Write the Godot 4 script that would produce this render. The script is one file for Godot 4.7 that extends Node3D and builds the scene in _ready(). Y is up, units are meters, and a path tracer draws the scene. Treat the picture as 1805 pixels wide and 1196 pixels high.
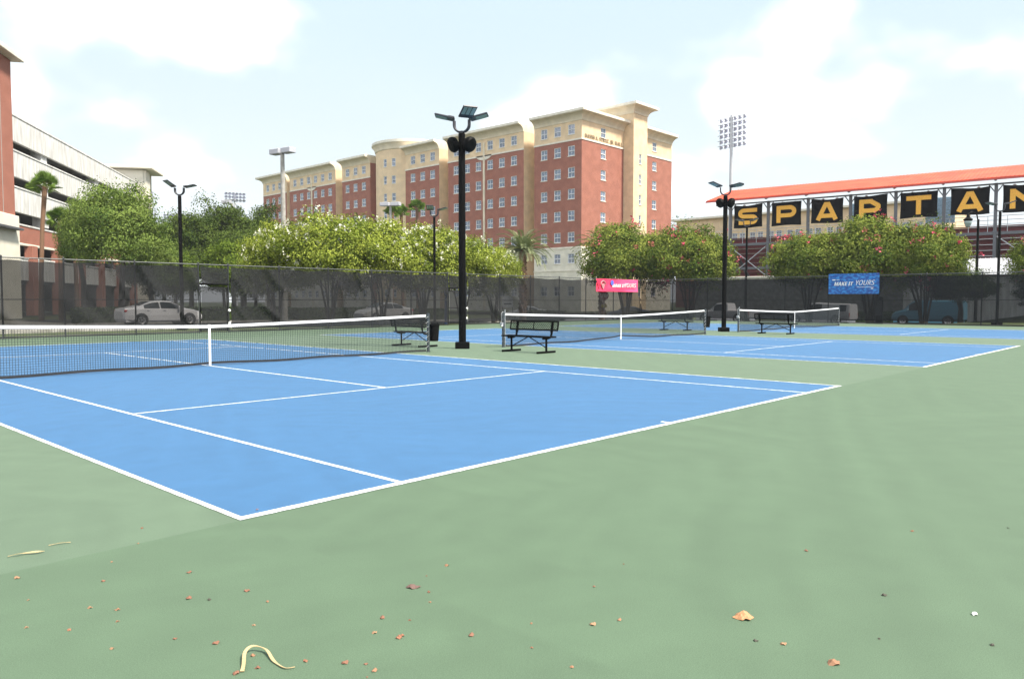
extends Node3D
# Tennis courts beside a brick residence hall, parking garage and stadium stand.
# u runs along the baselines, v from the near baseline towards the net, h is height: P(u, v, h).

const COURT_U := [0.0, 16.02, 32.08]
const BACK_V := 29.5
const SIDE_U := 49.6
const FENCE_H := 3.13

var names := {}
var mats := {}
var rng := RandomNumberGenerator.new()

class MB:
	var v := PackedVector3Array()
	var n := PackedVector3Array()
	var c := PackedColorArray()
	var uv := PackedVector2Array()
	var col := Color.WHITE
	func tri(a: Vector3, b: Vector3, d: Vector3, na: Vector3, nb: Vector3, nd: Vector3) -> void:
		if (d - a).cross(b - a).dot(na + nb + nd) < 0.0:
			v.append(a); v.append(d); v.append(b)
			n.append(na); n.append(nd); n.append(nb)
		else:
			v.append(a); v.append(b); v.append(d)
			n.append(na); n.append(nb); n.append(nd)
		c.append(col); c.append(col); c.append(col)
	func flat(a: Vector3, b: Vector3, d: Vector3, outward := Vector3.ZERO) -> void:
		var m := (d - a).cross(b - a).normalized()
		if outward != Vector3.ZERO and m.dot(outward) < 0.0:
			m = -m
		tri(a, b, d, m, m, m)
	func quad(a: Vector3, b: Vector3, d: Vector3, e: Vector3, outward := Vector3.ZERO) -> void:
		flat(a, b, d, outward)
		flat(a, d, e, outward)
	func quads(p: Array, nn: Array) -> void:
		tri(p[0], p[1], p[2], nn[0], nn[1], nn[2])
		tri(p[0], p[2], p[3], nn[0], nn[2], nn[3])
	func box(ctr: Vector3, size: Vector3, b := Basis()) -> void:
		var x := b.x * size.x * 0.5
		var y := b.y * size.y * 0.5
		var z := b.z * size.z * 0.5
		for s in [-1.0, 1.0]:
			quad(ctr + x * s - y - z, ctr + x * s + y - z, ctr + x * s + y + z, ctr + x * s - y + z, x * s)
			quad(ctr + y * s - x - z, ctr + y * s + x - z, ctr + y * s + x + z, ctr + y * s - x + z, y * s)
			quad(ctr + z * s - x - y, ctr + z * s + x - y, ctr + z * s + x + y, ctr + z * s - x + y, z * s)
	func cbox(ctr: Vector3, size: Vector3, ch: float, b := Basis()) -> void:
		# chamfered box
		var hx := size * 0.5
		var ax := [b.x, b.y, b.z]
		var full := [hx.x, hx.y, hx.z]
		for i in 3:
			var j := (i + 1) % 3
			var k := (i + 2) % 3
			for s in [-1.0, 1.0]:
				var f: Vector3 = ctr + ax[i] * s * full[i]
				var p: Vector3 = ax[j] * (full[j] - ch)
				var q: Vector3 = ax[k] * (full[k] - ch)
				quad(f - p - q, f + p - q, f + p + q, f - p + q, ax[i] * s)
				for t in [-1.0, 1.0]:
					var e1: Vector3 = ctr + ax[i] * s * full[i] + ax[j] * t * (full[j] - ch)
					var e2: Vector3 = ctr + ax[i] * s * (full[i] - ch) + ax[j] * t * full[j]
					quad(e1 - q, e1 + q, e2 + q, e2 - q, ax[i] * s + ax[j] * t)
		for sx in [-1.0, 1.0]:
			for sy in [-1.0, 1.0]:
				for sz in [-1.0, 1.0]:
					var o: Vector3 = b.x * sx + b.y * sy + b.z * sz
					var m: Vector3 = ctr + b.x * sx * (hx.x - ch) + b.y * sy * (hx.y - ch) + b.z * sz * (hx.z - ch)
					flat(m + b.x * sx * ch, m + b.y * sy * ch, m + b.z * sz * ch, o)
	func tube(pts: Array, rad: Array, sides := 8, caps := true) -> void:
		var rings := []
		var norms := []
		var prev := Vector3.ZERO
		for i in pts.size():
			var d: Vector3 = (pts[mini(i + 1, pts.size() - 1)] - pts[maxi(i - 1, 0)]).normalized()
			var side := prev
			if i == 0:
				side = d.cross(Vector3.UP if absf(d.y) < 0.9 else Vector3.RIGHT)
			side = (side - d * side.dot(d)).normalized()
			prev = side
			var up := side.cross(d)
			var ring := []
			var nr := []
			var r: float = rad[mini(i, rad.size() - 1)]
			for k in sides:
				var a := TAU * k / sides
				var w := side * cos(a) + up * sin(a)
				ring.append(pts[i] + w * r)
				nr.append(w)
			rings.append(ring)
			norms.append(nr)
		for i in pts.size() - 1:
			for k in sides:
				var l := (k + 1) % sides
				quads([rings[i][k], rings[i][l], rings[i + 1][l], rings[i + 1][k]], [norms[i][k], norms[i][l], norms[i + 1][l], norms[i + 1][k]])
		if caps:
			for e in [0, pts.size() - 1]:
				var o: Vector3 = pts[e] - pts[1 if e == 0 else e - 1]
				for k in range(1, sides - 1):
					flat(rings[e][0], rings[e][k], rings[e][k + 1], o)
	func lathe(prof: Array, origin: Vector3, axis := Vector3.UP, sides := 16) -> void:
		# prof: Vector2(radius, distance along axis)
		var side := axis.cross(Vector3.RIGHT if absf(axis.x) < 0.9 else Vector3.UP).normalized()
		var up := side.cross(axis)
		for i in prof.size() - 1:
			var a: Vector2 = prof[i]
			var b: Vector2 = prof[i + 1]
			var t := (b - a).normalized()
			var nn := Vector2(t.y, -t.x)
			for k in sides:
				var p := []
				var q := []
				for e in [[k, a], [k + 1, a], [k + 1, b], [k, b]]:
					var an: float = TAU * e[0] / sides
					var w := side * cos(an) + up * sin(an)
					p.append(origin + w * e[1].x + axis * e[1].y)
					q.append((w * nn.x + axis * nn.y).normalized())
				quads(p, q)
	func build(smooth_uv := false) -> ArrayMesh:
		var a := []
		a.resize(Mesh.ARRAY_MAX)
		a[Mesh.ARRAY_VERTEX] = v
		a[Mesh.ARRAY_NORMAL] = n
		a[Mesh.ARRAY_COLOR] = c
		if uv.size() == v.size():
			a[Mesh.ARRAY_TEX_UV] = uv
		var m := ArrayMesh.new()
		m.add_surface_from_arrays(Mesh.PRIMITIVE_TRIANGLES, a)
		return m


# ---------------------------------------------------------------- small helpers
func P(u: float, v: float, h := 0.0) -> Vector3:
	return Vector3(u, h, -v)

func heading(deg: float) -> Vector3:
	var a := deg_to_rad(deg)
	return Vector3(sin(a), 0, -cos(a))

func basis_along(d: Vector3) -> Basis:
	# x runs along d, y up
	return Basis(d, Vector3.UP, d.cross(Vector3.UP))

func numbered(called: String) -> String:
	var k: int = names.get(called, 0)
	names[called] = k + 1
	return called if k == 0 else "%s_%03d" % [called, k]

func tag(o: Node, label: String, category: String, group := "") -> Node:
	o.set_meta("label", label)
	o.set_meta("category", category)
	if group:
		o.set_meta("group", group)
	return o

func thing(called: String, label: String, category: String, at := Vector3.ZERO, turn := 0.0, group := "") -> Node3D:
	var o := Node3D.new()
	o.name = numbered(called)
	add_child(o, true)
	o.position = at
	o.rotation.y = turn
	tag(o, label, category, group)
	return o

func part(called: String, mesh: Mesh, m: Material, parent: Node, at := Vector3.ZERO) -> MeshInstance3D:
	var o := MeshInstance3D.new()
	o.name = called
	o.mesh = mesh
	o.material_override = m
	parent.add_child(o, true)
	o.position = at
	return o

func single(called: String, mesh: Mesh, m: Material, label: String, category: String, group := "", at := Vector3.ZERO) -> MeshInstance3D:
	var o := part(numbered(called), mesh, m, self, at)
	tag(o, label, category, group)
	return o

func struct(called: String, mesh: Mesh, m: Material, parent: Node = null) -> MeshInstance3D:
	var o := part(numbered(called) if parent == null else called, mesh, m, parent if parent else self)
	if parent == null:
		o.set_meta("kind", "structure")
	return o

func lin(c: Color) -> Color:
	return c.linear_to_srgb()

func mat(r: float, g: float, b: float, rough := 0.8, metal := 0.0, tex: Texture2D = null, tscale := 1.0) -> StandardMaterial3D:
	var m := StandardMaterial3D.new()
	m.albedo_color = lin(Color(r, g, b))
	m.roughness = rough
	m.metallic = metal
	if tex:
		m.albedo_texture = tex
		m.uv1_triplanar = true
		m.uv1_world_triplanar = true
		m.uv1_scale = Vector3.ONE * tscale
	return m

func noise_tex(freq: float, lo: Color, hi: Color, sd: int, octaves := 4, warp := 0.0, size := 512, mid := -1.0) -> NoiseTexture2D:
	var f := FastNoiseLite.new()
	f.seed = sd
	f.noise_type = FastNoiseLite.TYPE_SIMPLEX_SMOOTH
	f.frequency = freq
	f.fractal_octaves = octaves
	if warp > 0.0:
		f.domain_warp_enabled = true
		f.domain_warp_amplitude = warp
		f.domain_warp_frequency = freq
	var g := Gradient.new()
	g.colors = PackedColorArray([lo, hi])
	g.offsets = PackedFloat32Array([0.25, 0.75] if mid < 0.0 else [mid - 0.05, mid + 0.05])
	var t := NoiseTexture2D.new()
	t.noise = f
	t.width = size
	t.height = size
	t.seamless = true
	t.color_ramp = g
	return t

func with_detail(m: StandardMaterial3D, t: Texture2D, s: float) -> StandardMaterial3D:
	m.detail_enabled = true
	m.detail_albedo = t
	m.detail_blend_mode = BaseMaterial3D.BLEND_MODE_MUL
	m.detail_uv_layer = BaseMaterial3D.DETAIL_UV_2
	m.uv2_triplanar = true
	m.uv2_world_triplanar = true
	m.uv2_scale = Vector3.ONE * s
	return m

func smooth(x: float) -> float:
	x = clampf(x, 0.0, 1.0)
	return x * x * (3.0 - 2.0 * x)

func ground_h(u: float, v: float) -> float:
	var s1 := smooth((u - 50.6) / 8.0)
	var s2 := smooth((u - 20.0) / 45.0) * smooth((v - 31.0) / 6.0)
	return -0.6 * maxf(s1, s2)

func on_ground(u: float, v: float, lift := 0.0) -> Vector3:
	return P(u, v, ground_h(u, v) + lift)


# ---------------------------------------------------------------- light, sky and camera
func make_sky() -> ImageTexture:
	var w := 1536
	var h := 768
	var shape := FastNoiseLite.new()
	shape.seed = 11
	shape.noise_type = FastNoiseLite.TYPE_SIMPLEX_SMOOTH
	shape.frequency = 2.6
	shape.fractal_octaves = 5
	shape.fractal_gain = 0.52
	var body := FastNoiseLite.new()
	body.seed = 5
	body.noise_type = FastNoiseLite.TYPE_SIMPLEX_SMOOTH
	body.frequency = 1.1
	body.fractal_octaves = 2
	# cumulus heaps: azimuth, elevation, half width, half height in degrees
	var heaps := [[20, 22.5, 13, 3.6], [10, 19.5, 8, 2.2], [30, 21, 7, 2.5], [33, 17, 6.5, 2.3], [38, 18.4, 4, 2.2], [19.5, 10.6, 4.2, 1.8], [24, 7.5, 6.5, 2.4], [34, 6.5, 6, 2.0],
		[66, 22.3, 13, 3.4], [78, 21.5, 8, 2.6], [68, 12.5, 7, 4.2], [75, 14.5, 6.5, 4.0], [63, 8.5, 9, 3.2], [80, 9.5, 6, 3], [87, 16, 5, 3.0], [56, 22, 5, 1.9], [46, 10.5, 4, 1.6], [-14, 14, 9, 4], [112, 17, 12, 5], [-40, 20, 14, 5], [140, 25, 15, 6]]
	var data := PackedFloat32Array()
	data.resize(w * h * 3)
	var top := Vector3(0.128, 0.157, 0.174)
	var low := Vector3(0.162, 0.174, 0.179)
	var k := 0
	for j in h:
		var el := (0.5 - (j + 0.5) / h) * PI
		var ce := cos(el)
		var se := sin(el)
		var eld := rad_to_deg(el)
		var air := low.lerp(top, smooth(eld / 22.0))
		for i in w:
			var px := air
			if el > -0.02:
				var az := ((i + 0.5) / w - 0.5) * TAU
				var d := Vector3(sin(az) * ce, se * 1.6, -cos(az) * ce)
				var nn := shape.get_noise_3dv(d)
				var b := body.get_noise_3dv(d * 1.2)
				var f := b * 0.45 + nn * 0.42 + 0.05
				var azd := rad_to_deg(az)
				for q in heaps:
					var dx: float = (azd - q[0]) / q[2]
					if dx > 1.7 or dx < -1.7:
						continue
					var dy: float = (eld - q[1]) / q[3]
					if dy < 0.0:
						dy *= 0.75
					var r := dx * dx + dy * dy
					if r < 2.9:
						f += 0.42 * exp(-r * 1.1)
				var cov := smooth((f - 0.06) / 0.30)
				var haze := 0.38 * exp(-maxf(eld, 0.0) / 7.0)
				cov = maxf(cov, haze)
				cov = pow(clampf(cov + 0.05 * nn, 0.0, 1.0), 1.7)
				var white := Vector3(0.42, 0.416, 0.42) * (1.0 + 0.3 * nn)
				px = air.lerp(white, cov)
			data[k] = px.x
			data[k + 1] = px.y
			data[k + 2] = px.z
			k += 3
	var im := Image.create_from_data(w, h, false, Image.FORMAT_RGBF, data.to_byte_array())
	return ImageTexture.create_from_image(im)

func make_light() -> void:
	var cam := Camera3D.new()
	cam.name = "camera"
	add_child(cam)
	cam.position = P(-2.431, -4.708, 1.449)
	cam.rotation_order = EULER_ORDER_YXZ
	cam.rotation_degrees = Vector3(-2.863, -47.157, 0)
	cam.fov = 47.9
	cam.near = 0.05
	cam.far = 4000.0
	cam.current = true
	var e := Environment.new()
	e.background_mode = Environment.BG_SKY
	var sky := Sky.new()
	var sm := PanoramaSkyMaterial.new()
	sm.panorama = make_sky()
	sky.sky_material = sm
	e.sky = sky
	e.tonemap_mode = Environment.TONE_MAPPER_LINEAR
	e.tonemap_exposure = 5.9
	e.fog_enabled = true
	e.fog_density = 0.00025
	e.fog_light_color = Color(0.93, 0.95, 1.0)
	e.sdfgi_enabled = true
	e.ssao_enabled = true
	e.ssil_enabled = true
	var we := WorldEnvironment.new()
	we.name = "environment"
	we.environment = e
	add_child(we)
	# a sun veiled by thin cloud, high and to the right of the courts
	var sun := DirectionalLight3D.new()
	sun.name = "sun"
	sun.light_energy = 0.5
	sun.light_angular_distance = 9.0
	sun.light_color = Color(1.0, 0.965, 0.9)
	sun.shadow_enabled = true
	add_child(sun)
	var to_sun := heading(165.0) * cos(deg_to_rad(55.0)) + Vector3.UP * sin(deg_to_rad(55.0))
	sun.look_at_from_position(to_sun * 200.0, Vector3.ZERO, Vector3.UP)


# ---------------------------------------------------------------- materials
func sweep_tex() -> ImageTexture:
	# faint arcs left by the squeegee when the court paint was spread, with stains and scuffs
	var n := 1024
	var f := FastNoiseLite.new()
	f.seed = 17
	f.noise_type = FastNoiseLite.TYPE_SIMPLEX_SMOOTH
	f.frequency = 1.0
	f.fractal_octaves = 4
	var g := FastNoiseLite.new()
	g.seed = 23
	g.noise_type = FastNoiseLite.TYPE_SIMPLEX_SMOOTH
	g.frequency = 0.012
	g.fractal_octaves = 5
	var im := Image.create(n, n, false, Image.FORMAT_RGB8)
	var ctr := [Vector2(-160, 520), Vector2(620, 1230), Vector2(1180, 180), Vector2(430, -240)]
	for i in n:
		for j in n:
			var p := Vector2(i, j)
			var w := g.get_noise_2d(i, j)
			var k := int(floorf((g.get_noise_2d(i * 0.35 + 500.0, j * 0.35) + 0.6) * 3.2)) % 4
			var d := p.distance_to(ctr[absi(k)]) * 0.14 + w * 0.45
			var v := 0.950 + 0.034 * f.get_noise_2d(d, k * 9.0 + w * 0.6) + 0.012 * w + 0.03 * g.get_noise_2d(i * 9.0, j * 9.0)
			v = clampf(v, 0.0, 1.0)
			im.set_pixel(i, j, Color(v, v, v * 1.0))
	return ImageTexture.create_from_image(im)

func make_materials() -> void:
	var W := Color.WHITE
	var grain := noise_tex(0.35, Color(0.90, 0.90, 0.90), W, 3, 2)
	var sweep := sweep_tex()
	var grit := noise_tex(0.42, Color(0.80, 0.80, 0.80), W, 3, 3, 0.0, 1024)
	var blot := noise_tex(0.012, Color(0.80, 0.80, 0.78), W, 21, 5, 30.0)
	var streak := noise_tex(0.02, Color(0.84, 0.83, 0.82), W, 33, 4, 10.0)
	var speck := noise_tex(0.5, Color(0.72, 0.72, 0.72), W, 40, 2)
	var soft := noise_tex(0.02, Color(0.93, 0.93, 0.93), W, 91, 4)
	mats.grain = grain
	mats.blot = blot
	mats.speck = speck
	mats.green = with_detail(mat(0.123, 0.186, 0.122, 0.78, 0, sweep, 0.085), grit, 0.42)
	mats.green.uv1_scale = Vector3(0.021, 0.021, 0.021)
	mats.apron = with_detail(mat(0.103, 0.166, 0.101, 0.78, 0, sweep, 0.085), grit, 0.42)
	mats.apron.uv1_scale = Vector3(0.019, 0.019, 0.019)
	mats.blue = with_detail(mat(0.047, 0.160, 0.345, 0.78, 0, sweep, 0.085), grit, 0.42)
	mats.blue.uv1_scale = Vector3(0.023, 0.023, 0.023)
	mats.line = mat(0.78, 0.79, 0.80, 0.7, 0, blot, 0.9)
	mats.grass = with_detail(mat(0.072, 0.100, 0.020, 0.95, 0, blot, 0.12), speck, 1.6)
	mats.asphalt = with_detail(mat(0.078, 0.078, 0.088, 0.9, 0, blot, 0.06), speck, 1.2)
	mats.concrete = with_detail(mat(0.36, 0.345, 0.32, 0.88, 0, blot, 0.11), grain, 0.8)
	mats.kerb = mat(0.40, 0.39, 0.37, 0.9, 0, blot, 0.3)
	mats.black = mat(0.0016, 0.0016, 0.0018, 0.55)
	mats.black.metallic_specular = 0.22
	mats.black_soft = mat(0.0025, 0.0025, 0.0028, 0.7)
	mats.black_soft.metallic_specular = 0.25
	mats.rail = mat(0.10, 0.105, 0.105, 0.45, 0.6)
	mats.post = mat(0.016, 0.018, 0.020, 0.5)
	mats.wire = mat(0.018, 0.02, 0.02, 0.5)
	mats.metal = mat(0.42, 0.43, 0.45, 0.35, 0.85)
	mats.white = mat(0.78, 0.78, 0.78, 0.6)
	mats.band = mat(0.80, 0.81, 0.84, 0.75, 0, grain, 3.0)
	mats.cord = mat(0.022, 0.028, 0.032, 0.8)
	mats.hem = mat(0.014, 0.015, 0.020, 0.85, 0, blot, 0.8)
	mats.net_post = mat(0.045, 0.058, 0.072, 0.45, 0, blot, 1.4)
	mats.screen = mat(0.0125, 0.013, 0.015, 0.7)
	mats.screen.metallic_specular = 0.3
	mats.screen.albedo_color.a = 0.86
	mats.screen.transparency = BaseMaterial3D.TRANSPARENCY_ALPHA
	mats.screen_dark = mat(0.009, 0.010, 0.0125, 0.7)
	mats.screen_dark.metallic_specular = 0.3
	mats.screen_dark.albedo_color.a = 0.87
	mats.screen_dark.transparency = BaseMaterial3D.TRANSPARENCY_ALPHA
	var bricktex := noise_tex(0.09, Color(0.74, 0.72, 0.72), W, 61, 3)
	mats.brick = with_detail(mat(0.45, 0.198, 0.148, 0.9, 0, bricktex, 0.22), soft, 0.06)
	mats.brick.metallic_specular = 0.2
	mats.brick.uv1_scale = Vector3(0.22, 0.7, 0.22)
	mats.beige = with_detail(mat(0.80, 0.61, 0.40, 0.88, 0, soft, 0.06), grain, 0.5)
	mats.cornice = with_detail(mat(0.78, 0.69, 0.54, 0.88, 0, soft, 0.06), grain, 0.5)
	mats.cap = mat(0.74, 0.69, 0.60, 0.85, 0, soft, 0.1)
	mats.cream = with_detail(mat(0.78, 0.74, 0.64, 0.88, 0, soft, 0.06), grain, 0.5)
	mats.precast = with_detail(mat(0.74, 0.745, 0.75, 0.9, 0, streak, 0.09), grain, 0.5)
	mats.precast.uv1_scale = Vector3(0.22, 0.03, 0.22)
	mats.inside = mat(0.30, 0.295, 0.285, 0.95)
	mats.room = mat(0.34, 0.32, 0.29, 0.9)
	mats.glass = mat(0.20, 0.27, 0.40, 0.04, 0.0)
	mats.glass.albedo_color.a = 0.42
	mats.glass.metallic_specular = 0.9
	mats.glass.transparency = BaseMaterial3D.TRANSPARENCY_ALPHA
	mats.blind = mat(0.52, 0.52, 0.54, 0.8)
	mats.letter = mat(0.13, 0.09, 0.05, 0.5, 0.5)
	mats.orange = mat(0.72, 0.092, 0.034, 0.55, 0, blot, 0.05)
	mats.steel = mat(0.105, 0.110, 0.125, 0.55, 0.3)
	mats.maroon = mat(0.17, 0.020, 0.028, 0.65)
	mats.banner_black = mat(0.002, 0.002, 0.002, 0.95)
	mats.banner_black.metallic_specular = 0.1
	mats.gold = mat(0.84, 0.44, 0.06, 0.8, 0, soft, 0.5)
	mats.galv = mat(0.46, 0.465, 0.50, 0.5, 0.3)
	mats.lamp_grey = mat(0.44, 0.45, 0.50, 0.5, 0.2)
	mats.lamp_pole = mat(0.40, 0.39, 0.365, 0.85, 0, streak, 0.25)
	mats.led = mat(0.26, 0.33, 0.33, 0.15)
	mats.led_case = mat(0.045, 0.045, 0.055, 0.45, 0.3)
	mats.bark = mat(0.13, 0.105, 0.078, 0.95, 0, noise_tex(0.05, Color(0.6, 0.58, 0.55), W, 77, 4), 0.9)
	mats.palm_bark = mat(0.27, 0.155, 0.095, 0.95, 0, noise_tex(0.05, Color(0.6, 0.58, 0.55), W, 78, 4), 0.9)
	var leaf := mat(1, 1, 1, 0.85)
	leaf.metallic_specular = 0.12
	leaf.vertex_color_use_as_albedo = true
	leaf.backlight_enabled = true
	leaf.backlight = Color(0.5, 0.55, 0.3)
	mats.leaf = leaf
	var petal := mat(1, 1, 1, 0.8)
	petal.vertex_color_use_as_albedo = true
	petal.backlight_enabled = true
	petal.backlight = Color(0.5, 0.5, 0.5)
	mats.petal = petal
	var paper := mat(1, 1, 1, 0.75)
	paper.vertex_color_use_as_albedo = true
	mats.dry = paper


# ---------------------------------------------------------------- ground and courts
func sheet(u0: float, v0: float, u1: float, v1: float, h: float) -> ArrayMesh:
	var b := MB.new()
	b.quad(P(u0, v0, h), P(u1, v0, h), P(u1, v1, h), P(u0, v1, h), Vector3.UP)
	return b.build()

func draped(u0: float, v0: float, u1: float, v1: float, lift: float, step := 1.5) -> ArrayMesh:
	var b := MB.new()
	var nu := maxi(1, int(ceil((u1 - u0) / step)))
	var nv := maxi(1, int(ceil((v1 - v0) / step)))
	for i in nu:
		for j in nv:
			var a := u0 + (u1 - u0) * i / nu
			var c := u0 + (u1 - u0) * (i + 1) / nu
			var d := v0 + (v1 - v0) * j / nv
			var e := v0 + (v1 - v0) * (j + 1) / nv
			b.quad(on_ground(a, d, lift), on_ground(c, d, lift), on_ground(c, e, lift), on_ground(a, e, lift), Vector3.UP)
	return b.build()

func make_ground() -> void:
	# the lawn sheet to the horizon, left open under the court slab
	var us := [-1600.0, -700.0, -300.0, -120.0, -60.0, -30.0, -12.0]
	var x := -10.0
	while x < 84.0:
		us.append(x)
		x += 1.5 if x > 18.0 else 3.0
	us.append_array([90.0, 110.0, 150.0, 300.0, 700.0, 1600.0])
	var vs := [-1600.0, -600.0, -200.0, -80.0, -40.0]
	x = -24.0
	while x < 56.0:
		vs.append(x)
		x += 1.5 if x > 27.0 else 3.0
	vs.append_array([62.0, 75.0, 95.0, 130.0, 200.0, 400.0, 900.0, 1600.0])
	var b := MB.new()
	for i in us.size() - 1:
		for j in vs.size() - 1:
			b.quad(on_ground(us[i], vs[j], -0.03), on_ground(us[i + 1], vs[j], -0.03), on_ground(us[i + 1], vs[j + 1], -0.03), on_ground(us[i], vs[j + 1], -0.03), Vector3.UP)
	struct("lawn", b.build(), mats.grass)
	var u0 := -13.0
	var u1 := SIDE_U + 0.25
	struct("court_apron", sheet(u0, -24.0, u1, 0.0, 0.0), mats.apron)
	struct("court_apron", sheet(u0, 23.77, u1, BACK_V + 0.2, 0.0), mats.apron)
	struct("court_side_lane", sheet(u0, 0.0, u1, 23.77, 0.0), mats.green)
	for cu in COURT_U:
		struct("court_surface", sheet(cu, 0.0, cu + 10.97, 23.77, 0.002), mats.blue)
		var w := 0.05
		var L := [
			[0, 0, 10.97, 0.078], [0, 23.692, 10.97, 23.77],
			[0, 0.078, w, 23.692], [10.97 - w, 0.078, 10.97, 23.692],
			[1.37, 0.078, 1.37 + w, 23.692], [9.6 - w, 0.078, 9.6, 23.692],
			[1.37 + w, 5.485, 9.6 - w, 5.485 + w], [1.37 + w, 18.285 - w, 9.6 - w, 18.285],
			[5.485 - w / 2, 5.485 + w, 5.485 + w / 2, 18.285 - w],
			[5.485 - w / 2, 0.078, 5.485 + w / 2, 0.185], [5.485 - w / 2, 23.585, 5.485 + w / 2, 23.692]]
		for q in L:
			struct("court_line", sheet(cu + q[0], q[1], cu + q[2], q[3], 0.004), mats.line)
	# streets, pavements and kerbs outside the fence
	struct("street", draped(-70, 36.0, 58.0, 44.5, 0.03), mats.asphalt)
	struct("side_street", draped(58.0, -50, 73.0, 60, 0.03), mats.asphalt)
	struct("car_park", draped(40.0, 45.8, 58.0, 57, 0.03), mats.asphalt)
	struct("driveway", draped(-26.0, 46.2, 14.0, 73, 0.034), mats.concrete)
	struct("pavement", draped(-70, 44.62, 58.0, 46.1, 0.1), mats.concrete)
	struct("pavement", draped(55.6, -50, 57.86, 32, 0.1), mats.concrete)
	struct("garage_forecourt", draped(14.5, 46.2, 40.0, 62, 0.02), mats.asphalt)
	var k := MB.new()
	for i in 85:
		var uu := -70.0 + i * 1.5
		k.box(on_ground(uu + 0.75, 44.56, 0.06), Vector3(1.5, 0.18, 0.12))
		if uu < 54.0:
			k.box(on_ground(uu + 0.75, 35.94, 0.06), Vector3(1.5, 0.18, 0.12))
	struct("street_kerb", k.build(), mats.kerb)
	k = MB.new()
	for i in 55:
		k.box(on_ground(57.93, -50 + i * 1.5 + 0.75, 0.06), Vector3(0.12, 0.18, 1.5))
	struct("side_street_kerb", k.build(), mats.kerb)
	# grassy berm beyond the side fence
	b = MB.new()
	var f := func(a: float, c: float) -> Vector3:
		var s := smooth((10.5 - c) / 12.0) * smooth((c + 34.0) / 8.0) * smooth((a - 50.6) / 3.0) * smooth((55.5 - a) / 1.8)
		return on_ground(a, c, 0.012 + 1.35 * s)
	for i in 20:
		for j in 45:
			var a := 50.4 + i * 0.26
			var c := -34.0 + j
			b.quad(f.call(a, c), f.call(a + 0.26, c), f.call(a + 0.26, c + 1), f.call(a, c + 1), Vector3.UP)
	struct("grass_berm", b.build(), mats.grass)


# ---------------------------------------------------------------- nets
func net_top(x: float) -> float:
	# x: metres from the centre strap
	var t := clampf(absf(x) / 6.4, 0.0, 1.0)
	return 0.914 + 0.156 * (t * 0.75 + t * t * 0.25)

func net_bottom(x: float, lift: float) -> float:
	return 0.015 + lift * exp(-absf(x) / 1.1) + 0.012 * (1.0 + sin(x * 2.3 + lift * 40.0))

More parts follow.
